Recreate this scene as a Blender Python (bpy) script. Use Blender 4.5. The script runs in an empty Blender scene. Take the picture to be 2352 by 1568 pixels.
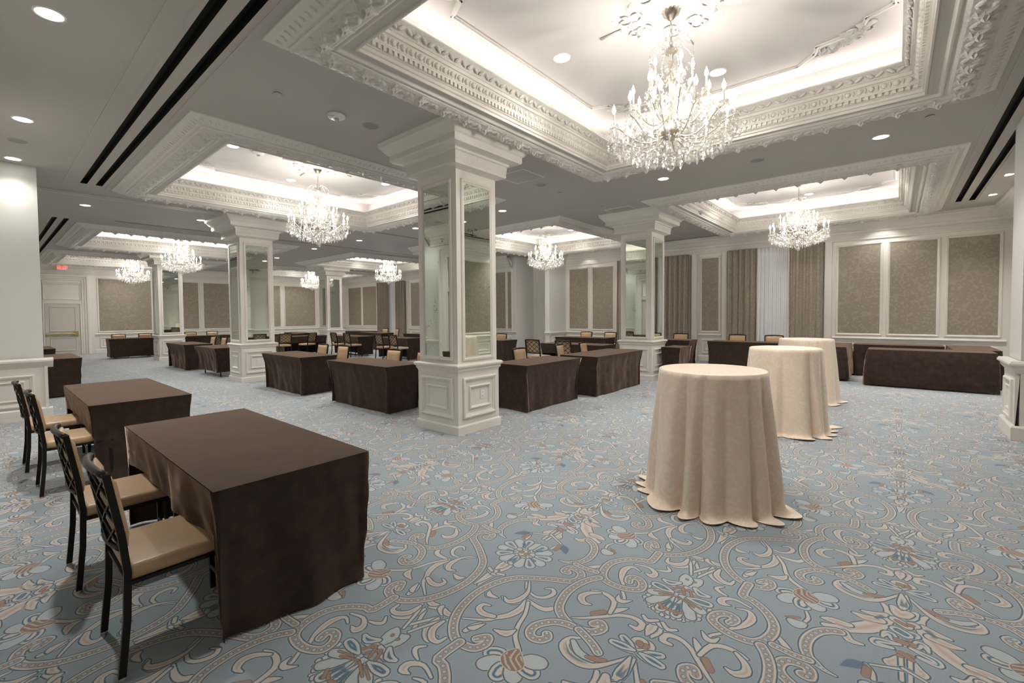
import bpy, bmesh, math, random
import numpy as np
from mathutils import Vector, Matrix, noise

C = bpy.context.scene.collection
scene = bpy.context.scene
PI = math.pi
rnd = random.Random(7)

# ---------------------------------------------------------------- camera
YAW, PITCH, ROLL = map(math.radians, (41.72, -1.821, -0.516))
EYE = 1.53
fw = Vector((math.cos(YAW)*math.cos(PITCH), math.sin(YAW)*math.cos(PITCH), math.sin(PITCH)))
rt = Vector((math.sin(YAW), -math.cos(YAW), 0))
up = rt.cross(fw)
rt2 = rt*math.cos(ROLL) + up*math.sin(ROLL)
up2 = rt2.cross(fw)
cam_data = bpy.data.cameras.new('camera')
cam = bpy.data.objects.new('camera', cam_data)
C.objects.link(cam)
m4 = Matrix(((rt2.x, up2.x, -fw.x, 0), (rt2.y, up2.y, -fw.y, 0), (rt2.z, up2.z, -fw.z, EYE), (0, 0, 0, 1)))
cam.matrix_world = m4
cam_data.sensor_width = 36
cam_data.lens = 1040.354/2352*36
cam_data.shift_x = 46.314/2352
cam_data.shift_y = -29.069/2352
cam_data.clip_start = 0.02
scene.camera = cam

# ---------------------------------------------------------------- world, view and light levels
world = bpy.data.worlds.new('world'); scene.world = world
world.use_nodes = True
world.node_tree.nodes['Background'].inputs[0].default_value = (0.9, 0.93, 1.0, 1)
world.node_tree.nodes['Background'].inputs[1].default_value = 0.05
scene.view_settings.view_transform = 'Standard'
scene.view_settings.look = 'None'
scene.view_settings.exposure = 1.46
scene.view_settings.gamma = 1
scene.view_settings.use_curve_mapping = False
scene.cycles.max_bounces = 7
scene.cycles.adaptive_threshold = 0.02
scene.cycles.diffuse_bounces = 4
scene.cycles.glossy_bounces = 4
scene.cycles.transmission_bounces = 3
scene.cycles.transparent_max_bounces = 8
scene.cycles.sample_clamp_indirect = 4
scene.cycles.caustics_reflective = False
scene.cycles.caustics_refractive = False
scene.cycles.use_denoising = True
P_DOWN = 92.0      # each recessed ceiling light
P_CHAND = 90.0     # each chandelier
P_COVE = 1.6      # each metre of cove lighting, scaled below
WARM = (1.0, 0.975, 0.94)
WARMER = (1.0, 0.95, 0.89)
COOL = (1.0, 0.96, 0.97)

# ---------------------------------------------------------------- materials
def new_mat(name):
    m = bpy.data.materials.new(name); m.use_nodes = True
    nt = m.node_tree
    b = nt.nodes['Principled BSDF']
    return m, nt, b
def N(nt, t, **kw):
    n = nt.nodes.new(t)
    for k, v in kw.items():
        if k.startswith('i_'): n.inputs[k[2:].replace('_', ' ')].default_value = v
        else: setattr(n, k, v)
    return n
def simple(name, col, rough=.5, metal=0., bump=None, bscale=40., spec=None, sheen=0., var=0., vscale=3.):
    m, nt, b = new_mat(name)
    b.inputs['Base Color'].default_value = (*col, 1); b.inputs['Roughness'].default_value = rough
    b.inputs['Metallic'].default_value = metal
    if spec is not None: b.inputs['Specular IOR Level'].default_value = spec
    if sheen: b.inputs['Sheen Weight'].default_value = sheen; b.inputs['Sheen Roughness'].default_value = .3; b.inputs['Sheen Tint'].default_value = (.66, .46, .34, 1)
    tc = N(nt, 'ShaderNodeTexCoord')
    if bump:
        n = N(nt, 'ShaderNodeTexNoise'); n.inputs['Scale'].default_value = bscale; n.inputs['Detail'].default_value = 3
        nt.links.new(tc.outputs['Object'], n.inputs['Vector'])
        bp = N(nt, 'ShaderNodeBump'); bp.inputs['Strength'].default_value = bump; bp.inputs['Distance'].default_value = min(.01, .3/bscale)
        nt.links.new(n.outputs['Fac'], bp.inputs['Height']); nt.links.new(bp.outputs['Normal'], b.inputs['Normal'])
    if var:
        n = N(nt, 'ShaderNodeTexNoise'); n.inputs['Scale'].default_value = vscale; n.inputs['Detail'].default_value = 4
        nt.links.new(tc.outputs['Object'], n.inputs['Vector'])
        cr = N(nt, 'ShaderNodeValToRGB')
        cr.color_ramp.elements[0].position = .3; cr.color_ramp.elements[1].position = .7
        cr.color_ramp.elements[0].color = (*[c*(1-var) for c in col], 1); cr.color_ramp.elements[1].color = (*[min(1, c*(1+var)) for c in col], 1)
        nt.links.new(n.outputs['Fac'], cr.inputs['Fac']); nt.links.new(cr.outputs['Color'], b.inputs['Base Color'])
    return m
M = {}
M['paint'] = simple('cream_paint', (.75, .715, .655), .38, bump=.05, bscale=90, spec=.4)
M['wallpaint'] = simple('pale_wall_paint', (.70, .69, .65), .6, bump=.05, bscale=120)
M['ceiling'] = simple('ceiling_paint', (.50, .47, .43), .8, bump=.04, bscale=150)
M['plaster'] = simple('plaster_relief', (.68, .65, .60), .55, bump=1.0, bscale=34)
M['sand'] = simple('sanded_plaster', (.64, .61, .56), .7, bump=1.0, bscale=120)
M['brown'] = simple('brown_cloth', (.040, .022, .013), .9, bump=.35, bscale=220, sheen=.8, var=.32, vscale=14)
M['tabletop'] = simple('folding_table_dark', (.03, .02, .015), .5)
M['dark_metal'] = simple('bronze_metal', (.022, .018, .015), .38, metal=.6, bump=.05, bscale=200)
M['vinyl'] = simple('tan_vinyl', (.50, .34, .20), .36, bump=.12, bscale=300, var=.06, vscale=6)
M['foot'] = simple('clear_glide', (.5, .5, .48), .2)
M['black'] = simple('black_slot', (.004, .004, .004), .6)
M['recess'] = simple('recess_paint', (.58, .55, .52), .8)
M['white'] = simple('white_plastic', (.8, .8, .78), .35)
M['brass'] = simple('brass', (.80, .58, .22), .22, metal=1.)
M['silver'] = simple('antique_silver', (.62, .55, .45), .28, metal=1.)
M['door'] = simple('door_paint', (.60, .57, .51), .45, bump=.04, bscale=90)
M['greyplate'] = simple('speaker_grille', (.30, .30, .28), .7)
M['red'] = simple('red_print', (.5, .03, .02), .5)

def emis(name, col, s, samp='AUTO'):
    m = bpy.data.materials.new(name); m.use_nodes = True; nt = m.node_tree
    nt.nodes.remove(nt.nodes['Principled BSDF'])
    e = N(nt, 'ShaderNodeEmission'); e.inputs[0].default_value = (*col, 1); e.inputs[1].default_value = s
    nt.links.new(e.outputs[0], nt.nodes['Material Output'].inputs[0])
    try: m.cycles.emission_sampling = samp
    except Exception: pass
    return m
M['lens'] = emis('lamp_lens', (1, .97, .92), 5, 'NONE')
M['bulb'] = emis('bulb_glow', (1, .96, .90), 14, 'NONE')
M['cove'] = emis('cove_strip', (1, .93, .9), 4, 'NONE')
M['exit'] = emis('exit_letters', (1, .03, .02), 1.3, 'NONE')

# candle tubes
M['candle'] = simple('candle_sleeve', (.85, .80, .70), .4)

# crystal: glassy beads that mix clear, sparkle and a little body
m = bpy.data.materials.new('crystal'); m.use_nodes = True; nt = m.node_tree
nt.nodes.remove(nt.nodes['Principled BSDF'])
gl = N(nt, 'ShaderNodeBsdfGlossy'); gl.inputs['Roughness'].default_value = .06; gl.inputs['Color'].default_value = (1, .98, .95, 1)
rf = N(nt, 'ShaderNodeBsdfTransparent'); rf.inputs['Color'].default_value = (.97, .97, .97, 1)
df = N(nt, 'ShaderNodeBsdfDiffuse'); df.inputs['Color'].default_value = (.95, .93, .9, 1)
tl = N(nt, 'ShaderNodeBsdfTranslucent'); tl.inputs['Color'].default_value = (.95, .93, .9, 1)
mx0 = N(nt, 'ShaderNodeMixShader'); mx0.inputs[0].default_value = .5
mx = N(nt, 'ShaderNodeMixShader'); mx.inputs[0].default_value = .16
mx2 = N(nt, 'ShaderNodeMixShader'); mx2.inputs[0].default_value = .50
nt.links.new(df.outputs[0], mx0.inputs[1]); nt.links.new(tl.outputs[0], mx0.inputs[2])
nt.links.new(gl.outputs[0], mx.inputs[1]); nt.links.new(mx0.outputs[0], mx.inputs[2])
nt.links.new(rf.outputs[0], mx2.inputs[1]); nt.links.new(mx.outputs[0], mx2.inputs[2])
nt.links.new(mx2.outputs[0], nt.nodes['Material Output'].inputs[0])
M['crystal'] = m

# antiqued mirror: slightly green glass with foxing spots
m, nt, b = new_mat('antiqued_mirror')
b.inputs['Metallic'].default_value = 1; b.inputs['Roughness'].default_value = .02
tc = N(nt, 'ShaderNodeTexCoord')
n1 = N(nt, 'ShaderNodeTexNoise'); n1.inputs['Scale'].default_value = 75; n1.inputs['Detail'].default_value = 1
n2 = N(nt, 'ShaderNodeTexNoise'); n2.inputs['Scale'].default_value = 6
nt.links.new(tc.outputs['Object'], n1.inputs['Vector']); nt.links.new(tc.outputs['Object'], n2.inputs['Vector'])
ad = N(nt, 'ShaderNodeMath', operation='MULTIPLY'); nt.links.new(n1.outputs['Fac'], ad.inputs[0]); nt.links.new(n2.outputs['Fac'], ad.inputs[1])
cr = N(nt, 'ShaderNodeValToRGB')
cr.color_ramp.elements[0].position = .40; cr.color_ramp.elements[0].color = (.66, .73, .66, 1)
cr.color_ramp.elements[1].position = .46; cr.color_ramp.elements[1].color = (.22, .20, .12, 1)
nt.links.new(ad.outputs[0], cr.inputs['Fac']); nt.links.new(cr.outputs['Color'], b.inputs['Base Color'])
M['mirror'] = m

# damask wall covering
def damask(name, c1, c2, sc=7., rough=.55):
    m, nt, b = new_mat(name)
    tc = N(nt, 'ShaderNodeTexCoord')
    no = N(nt, 'ShaderNodeTexNoise'); no.inputs['Scale'].default_value = sc*.5; no.inputs['Detail'].default_value = 1
    nt.links.new(tc.outputs['Object'], no.inputs['Vector'])
    mxv = N(nt, 'ShaderNodeVectorMath', operation='MULTIPLY_ADD'); mxv.inputs[1].default_value = (.22, .22, .22)
    nt.links.new(no.outputs['Color'], mxv.inputs[0]); nt.links.new(tc.outputs['Object'], mxv.inputs[2])
    vo = N(nt, 'ShaderNodeTexVoronoi', feature='DISTANCE_TO_EDGE'); vo.inputs['Scale'].default_value = sc
    nt.links.new(mxv.outputs[0], vo.inputs['Vector'])
    vo2 = N(nt, 'ShaderNodeTexVoronoi', feature='F1'); vo2.inputs['Scale'].default_value = sc*1.0
    nt.links.new(mxv.outputs[0], vo2.inputs['Vector'])
    w = N(nt, 'ShaderNodeMath', operation='SINE'); ml = N(nt, 'ShaderNodeMath', operation='MULTIPLY'); ml.inputs[1].default_value = 11
    nt.links.new(vo2.outputs['Distance'], ml.inputs[0]); nt.links.new(ml.outputs[0], w.inputs[0])
    gt = N(nt, 'ShaderNodeMapRange'); gt.inputs['From Min'].default_value = .35; gt.inputs['From Max'].default_value = .75
    nt.links.new(w.outputs[0], gt.inputs['Value'])
    ed = N(nt, 'ShaderNodeMapRange'); ed.inputs['From Min'].default_value = .03; ed.inputs['From Max'].default_value = .0
    nt.links.new(vo.outputs['Distance'], ed.inputs['Value'])
    mxx = N(nt, 'ShaderNodeMath', operation='MAXIMUM'); nt.links.new(gt.outputs[0], mxx.inputs[0]); nt.links.new(ed.outputs[0], mxx.inputs[1])
    fine = N(nt, 'ShaderNodeTexNoise'); fine.inputs['Scale'].default_value = 160
    nt.links.new(tc.outputs['Object'], fine.inputs['Vector'])
    mm = N(nt, 'ShaderNodeMath', operation='MULTIPLY'); nt.links.new(mxx.outputs[0], mm.inputs[0]); nt.links.new(fine.outputs['Fac'], mm.inputs[1])
    mix = N(nt, 'ShaderNodeMix', data_type='RGBA')
    nt.links.new(mm.outputs[0], mix.inputs['Factor']); mix.inputs['A'].default_value = (*c1, 1); mix.inputs['B'].default_value = (*c2, 1)
    nt.links.new(mix.outputs['Result'], b.inputs['Base Color']); b.inputs['Roughness'].default_value = rough
    return m
M['damask'] = damask('damask_wallpaper', (.285, .24, .185), (.40, .35, .285), 9.)
M['ivory'] = damask('ivory_damask_cloth', (.84, .68, .53), (.93, .81, .68), 14., .42)
M['ivory'].node_tree.nodes['Principled BSDF'].inputs['Sheen Weight'].default_value = .3

# curtains
def fabric(name, col, stripe, rough=.8, trans=0.):
    m, nt, b = new_mat(name)
    tc = N(nt, 'ShaderNodeTexCoord'); n = N(nt, 'ShaderNodeTexNoise'); n.inputs['Scale'].default_value = 30; n.inputs['Detail'].default_value = 5
    nt.links.new(tc.outputs['Object'], n.inputs['Vector'])
    cr = N(nt, 'ShaderNodeValToRGB'); cr.color_ramp.elements[0].position = .35; cr.color_ramp.elements[1].position = .65
    cr.color_ramp.elements[0].color = (*[c*(1-stripe) for c in col], 1); cr.color_ramp.elements[1].color = (*col, 1)
    nt.links.new(n.outputs['Fac'], cr.inputs['Fac']); nt.links.new(cr.outputs['Color'], b.inputs['Base Color'])
    b.inputs['Roughness'].default_value = rough; b.inputs['Sheen Weight'].default_value = .3
    return m
M['curtain'] = fabric('taupe_curtain', (.40, .34, .27), .3)
M['sheer'] = fabric('sheer_curtain', (.85, .85, .85), .04)
M['fringe'] = fabric('curtain_fringe', (.10, .08, .06), .5)

# ---------------------------------------------------------------- carpet, drawn stroke by stroke
PERX, PERY, VOFF = 2.77, 1.81, .055
PAT = """b 3.641,0.578,0.027 3.642,0.602,0.027 3.691,0.596,0.027 3.702,0.557,0.027 3.68,0.508,0.027 3.62,0.494,0.027 3.569,0.526,0.027 3.522,0.609,0.027 3.462,0.697,0.027 3.388,0.783,0.027 3.278,0.833,0.027 3.157,0.851,0.027 3.027,0.833,0.027 2.929,0.792,0.027 2.856,0.731,0.027 2.821,0.669,0.027 2.824,0.608,0.027 2.845,0.568,0.027 2.894,0.552,0.027 2.931,0.573,0.027 2.889,0.604,0.027
b 2.823,0.65,0.027 2.692,0.651,0.027 2.675,0.604,0.027 2.636,0.549,0.027 2.582,0.503,0.027 2.519,0.475,0.027 2.448,0.472,0.027 2.375,0.493,0.027 2.332,0.531,0.027 2.32,0.585,0.027 2.327,0.647,0.027 2.355,0.7,0.027 2.384,0.719,0.027 2.431,0.711,0.027 2.465,0.677,0.027 2.463,0.64,0.027 2.439,0.629,0.027 2.406,0.641,0.027
b 2.675,0.234,0.027 2.653,0.272,0.027 2.608,0.311,0.027 2.534,0.338,0.027 2.462,0.342,0.027 2.402,0.326,0.024 2.374,0.298,0.02 2.346,0.263,0.012 2.335,0.219,0.004
b 2.371,0.453,0.022 2.361,0.375,0.022 2.367,0.317,0.022
b 2.328,1.316,0.027 2.279,1.347,0.027 2.198,1.374,0.027 2.093,1.382,0.027 1.993,1.361,0.027 1.935,1.33,0.027 1.898,1.279,0.027 1.878,1.213,0.027 1.886,1.155,0.027 1.911,1.114,0.027 1.958,1.096,0.027 1.987,1.124,0.027 1.958,1.146,0.027
b 1.874,1.217,0.027 1.87,1.247,0.027 1.849,1.294,0.027 1.807,1.332,0.027 1.754,1.356,0.027 1.707,1.348,0.027 1.684,1.317,0.027 1.696,1.28,0.027 1.729,1.264,0.027 1.748,1.278,0.027
b 1.875,1.179,0.024 1.856,1.131,0.024 1.831,1.08,0.024 1.802,1.038,0.024
c 2.02,1.609,0.006 1.964,1.562,0.012 1.89,1.51,0.01
c 1.914,1.528,0.008 1.871,1.525,0.017 1.828,1.545,0.018 1.811,1.586,0.013 1.828,1.626,0.006
c 1.89,1.51,0.01 1.804,1.488,0.023 1.731,1.504,0.022 1.677,1.54,0.017 1.63,1.568,0.011 1.565,1.663,0.006
c 1.676,1.555,0.016 1.658,1.609,0.022 1.672,1.654,0.02 1.712,1.66,0.013 1.728,1.625,0.006
c 1.964,1.562,0.006 1.946,1.49,0.011 1.976,1.444,0.014 2.031,1.43,0.016 2.061,1.458,0.012 2.039,1.489,0.006
c 1.896,1.503,0.008 1.884,1.437,0.017 1.893,1.386,0.02 1.931,1.355,0.016 1.899,1.31,0.005
c 1.881,1.491,0.01 1.798,1.446,0.011 1.709,1.42,0.012 1.637,1.383,0.013 1.578,1.316,0.014
c 1.67,1.41,0.006 1.623,1.428,0.026 1.606,1.487,0.006
c 1.6,1.571,0.006 1.552,1.582,0.024 1.508,1.59,0.014
c 1.816,1.721,0.01 1.786,1.69,0.02 1.799,1.648,0.006
c 1.928,1.251,0.004 1.963,1.206,0.009 2.048,1.126,0.013 2.101,1.078,0.014 2.13,1.018,0.016 2.115,0.965,0.019 2.068,0.964,0.019 2.065,1.003,0.01
r 2.026,1.184,0.018 2.072,1.151,0.018
c 2.077,1.125,0.006 2.134,1.1,0.02 2.178,1.07,0.004
c 2.085,1.123,0.012 2.18,1.146,0.017 2.212,1.198,0.017 2.211,1.253,0.013 2.197,1.29,0.006
c 2.081,1.231,0.006 2.072,1.27,0.02 2.109,1.302,0.024 2.161,1.288,0.018 2.204,1.242,0.01
c 2.375,1.433,0.004 2.411,1.392,0.018 2.472,1.349,0.004
c 2.355,0.633,0.01 2.42,0.589,0.018 2.504,0.568,0.024 2.562,0.593,0.012 2.547,0.645,0.006
c 2.549,0.677,0.004 2.545,0.717,0.024 2.585,0.722,0.02 2.62,0.668,0.012 2.598,0.593,0.008
c 2.625,0.713,0.006 2.639,0.751,0.013 2.665,0.776,0.013 2.701,0.75,0.006
c 2.292,0.657,0.01 2.252,0.686,0.01 2.225,0.694,0.008
c 2.252,0.727,0.004 2.214,0.695,0.018 2.219,0.667,0.016 2.255,0.654,0.004
c 2.708,0.885,0.008 2.738,0.885,0.01 2.883,0.96,0.012
c 2.868,0.959,0.01 2.8,0.96,0.015 2.752,0.997,0.02 2.737,1.042,0.021 2.771,1.051,0.012
c 2.899,0.952,0.012 2.924,0.913,0.02 2.947,0.906,0.01
c 2.708,0.885,0.008 2.831,0.841,0.01 2.9,0.797,0.01
c 2.87,0.814,0.01 2.8,0.813,0.021 2.755,0.771,0.021 2.755,0.729,0.015 2.799,0.72,0.008
c 2.938,0.877,0.01 2.922,0.847,0.022 2.929,0.811,0.016
c 3.206,0.806,0.004 3.179,0.783,0.02 3.189,0.733,0.004
c 3.219,0.711,0.004 3.202,0.672,0.018 3.249,0.638,0.022 3.338,0.641,0.012 3.426,0.697,0.004
c 2.92,0.692,0.004 2.933,0.668,0.02 2.99,0.647,0.004
c 2.694,0.291,0.02 2.707,0.245,0.03 2.755,0.183,0.045 2.828,0.118,0.05 2.928,0.065,0.03 3.024,0.06,0.02 3.084,0.081,0.012
c 2.748,0.305,0.01 2.757,0.263,0.03 2.766,0.201,0.02
c 2.898,0.192,0.01 2.891,0.147,0.028 2.906,0.091,0.03
c 2.945,0.158,0.01 2.952,0.109,0.026 2.98,0.07,0.02
c 2.692,0.214,0.02 2.64,0.193,0.024 2.641,0.148,0.01
d 2.952,0.083,0.016 2.922,0.104,0.016
k 2.74,0.244,0.012 2.736,0.2,0.012
k 2.858,0.171,0.012 2.87,0.12,0.012
p 1.515,1.33,0.012 1.497,1.369,0.045 1.484,1.398,0.04
q 1.494,1.325,0.012 1.45,1.355,0.045 1.417,1.378,0.04
p 1.491,1.301,0.012 1.445,1.3,0.045 1.41,1.299,0.04
q 1.502,1.282,0.012 1.469,1.258,0.045 1.445,1.241,0.04
p 1.522,1.268,0.012 1.516,1.225,0.045 1.511,1.194,0.04
q 1.542,1.27,0.012 1.562,1.23,0.045 1.577,1.2,0.04
f 1.575,1.32,0.01 1.543,1.314,0.035 1.516,1.305,0.055 1.503,1.284,0.05
c 2.751,0.374,0.006 2.696,0.358,0.01 2.642,0.37,0.008
q 2.621,0.419,0.02 2.61,0.394,0.035 2.628,0.373,0.02
r 2.638,0.445,0.003 2.655,0.419,0.008 2.672,0.393,0.006
p 2.465,0.909,0.01 2.456,0.961,0.03 2.449,1.002,0.028
q 2.44,0.905,0.01 2.375,0.946,0.03 2.325,0.978,0.028
q 2.432,0.893,0.01 2.352,0.907,0.03 2.292,0.917,0.028
p 2.431,0.882,0.01 2.351,0.872,0.03 2.291,0.865,0.028
q 2.438,0.869,0.01 2.371,0.831,0.03 2.322,0.803,0.028
q 2.455,0.864,0.01 2.424,0.815,0.03 2.401,0.778,0.028
p 2.471,0.863,0.01 2.477,0.81,0.03 2.482,0.769,0.028
r 2.409,0.993,0.006 2.445,0.914,0.006
r 2.446,0.861,0.006 2.42,0.784,0.006
r 2.316,0.932,0.009 2.305,0.91,0.009
r 2.296,0.873,0.009 2.33,0.847,0.009
d 2.381,0.886,0.014 2.344,0.872,0.014
d 2.374,0.901,0.014 2.337,0.908,0.014
q 2.576,0.887,0.02 2.637,0.882,0.04 2.681,0.865,0.015
r 2.641,0.886,0.008 2.644,0.883,0.008
p 2.56,0.906,0.012 2.543,0.949,0.022 2.53,0.989,0.012
p 2.582,0.864,0.012 2.549,0.824,0.024 2.556,0.785,0.012
r 2.493,0.919,0.007 2.551,0.884,0.007 2.497,0.854,0.007
c 2.421,1.044,0.004 2.41,1.047,0.013 2.399,1.05,0.006
c 2.37,1.032,0.004 2.359,1.036,0.013 2.349,1.039,0.006
c 2.321,1.021,0.004 2.311,1.024,0.013 2.3,1.027,0.006
c 2.284,0.984,0.004 2.274,0.987,0.013 2.264,0.991,0.006
c 2.269,0.939,0.004 2.259,0.942,0.013 2.249,0.946,0.006
c 2.255,0.888,0.004 2.246,0.891,0.013 2.236,0.894,0.006
c 2.277,0.836,0.004 2.268,0.84,0.013 2.258,0.843,0.006
c 2.302,0.801,0.004 2.293,0.804,0.013 2.283,0.808,0.006
c 2.34,0.764,0.004 2.33,0.767,0.013 2.321,0.771,0.006
c 2.394,0.748,0.004 2.384,0.751,0.013 2.374,0.755,0.006
c 2.451,0.743,0.004 2.441,0.746,0.013 2.431,0.75,0.006
c 2.052,0.893,0.006 2.115,0.891,0.03 2.175,0.895,0.006
c 2.173,0.949,0.006 2.158,0.928,0.014 2.172,0.899,0.01
c 2.189,0.892,0.01 2.157,0.855,0.014 2.178,0.824,0.01
p 1.921,0.891,0.008 1.912,0.941,0.024 1.903,0.992,0.02
p 1.921,0.891,0.008 1.934,0.923,0.024 1.947,0.957,0.02
p 1.921,0.891,0.008 1.944,0.853,0.024 1.968,0.816,0.02
p 1.921,0.891,0.008 1.915,0.841,0.024 1.909,0.793,0.02
c 1.975,0.893,0.05 1.982,0.89,0.05
r 1.975,0.893,0.018 1.982,0.89,0.018
c 1.832,1.141,0.006 1.8,1.177,0.016 1.744,1.179,0.027 1.707,1.137,0.03 1.694,1.07,0.027 1.716,1.016,0.019 1.773,0.97,0.011 1.881,0.91,0.006
d 1.762,1.181,0.004 1.716,1.137,0.01 1.705,1.077,0.01 1.714,1.037,0.004
q 1.791,1.159,0.012 1.746,1.102,0.02 1.744,1.032,0.014
r 1.746,1.061,0.01 1.757,1.028,0.016 1.779,0.99,0.01
c 1.872,0.895,0.006 1.765,0.902,0.03 1.705,0.898,0.01
d 1.813,0.894,0.004 1.744,0.898,0.014
c 3.063,0.015,0.03 3.031,-0.015,0.04 3.088,-0.041,0.02
c 2.935,0.007,0.03 2.966,-0.034,0.03
r 2.942,-0.001,0.012 2.958,-0.026,0.012
p 2.855,0.003,0.03 2.873,-0.028,0.03
c 2.779,0,0.04 2.783,-0.027,0.04
r 2.778,-0.004,0.02 2.785,-0.023,0.02
p 2.792,0.008,0.01 2.777,0.035,0.018 2.816,0.048,0.02 2.809,0.068,0.016 2.769,0.079,0.006
p 2.752,0.02,0.01 2.738,0.059,0.018 2.722,0.099,0.02 2.691,0.102,0.018 2.701,0.047,0.012
r 2.66,0.02,0.012 2.684,-0.003,0.016 2.687,-0.021,0.012
c 2.642,0.031,0.01 2.606,0.042,0.019 2.584,0.057,0.021 2.568,0.046,0.018 2.599,0.02,0.012
c 2.673,-0.016,0.009 2.485,-0.013,0.009
c 2.574,-0.009,0.01 2.542,0.056,0.008 2.509,0.123,0.006
d 2.42,0.211,0.006 2.468,0.171,0.034 2.485,0.141,0.03
c 2.503,0.13,0.01 2.459,0.114,0.02 2.415,0.101,0.01
r 2.474,0.125,0.016 2.424,0.127,0.016
q 2.329,1.807,0.016 2.391,1.824,0.034
q 2.31,1.838,0.016 2.356,1.884,0.034
d 2.314,1.842,0.008 2.353,1.881,0.017
q 2.279,1.857,0.016 2.296,1.919,0.034
q 2.243,1.857,0.016 2.226,1.919,0.034
d 2.242,1.861,0.008 2.227,1.915,0.017
q 2.212,1.838,0.016 2.166,1.884,0.034
q 2.193,1.807,0.016 2.131,1.824,0.034
d 2.189,1.808,0.008 2.135,1.823,0.017
q 2.193,1.771,0.016 2.131,1.754,0.034
q 2.212,1.74,0.016 2.166,1.694,0.034
d 2.208,1.736,0.008 2.169,1.697,0.017
q 2.243,1.721,0.016 2.226,1.659,0.034
q 2.279,1.721,0.016 2.296,1.659,0.034
d 2.28,1.717,0.008 2.295,1.663,0.017
q 2.31,1.74,0.016 2.356,1.694,0.034
q 2.329,1.771,0.016 2.391,1.754,0.034
d 2.333,1.77,0.008 2.387,1.755,0.017
c 2.261,1.789,0.05 2.262,1.789,0.05
r 2.261,1.789,0.018 2.262,1.789,0.018
c 1.817,1.797,0.006 1.885,1.803,0.02 1.945,1.803,0.03 1.98,1.799,0.03
c 1.967,1.85,0.012 1.954,1.811,0.012
c 1.989,1.753,0.012 1.976,1.786,0.012
c 2.011,1.79,0.01 2.062,1.797,0.034 2.108,1.791,0.02
k 2.052,1.798,0.01 2.089,1.793,0.01"""
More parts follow.
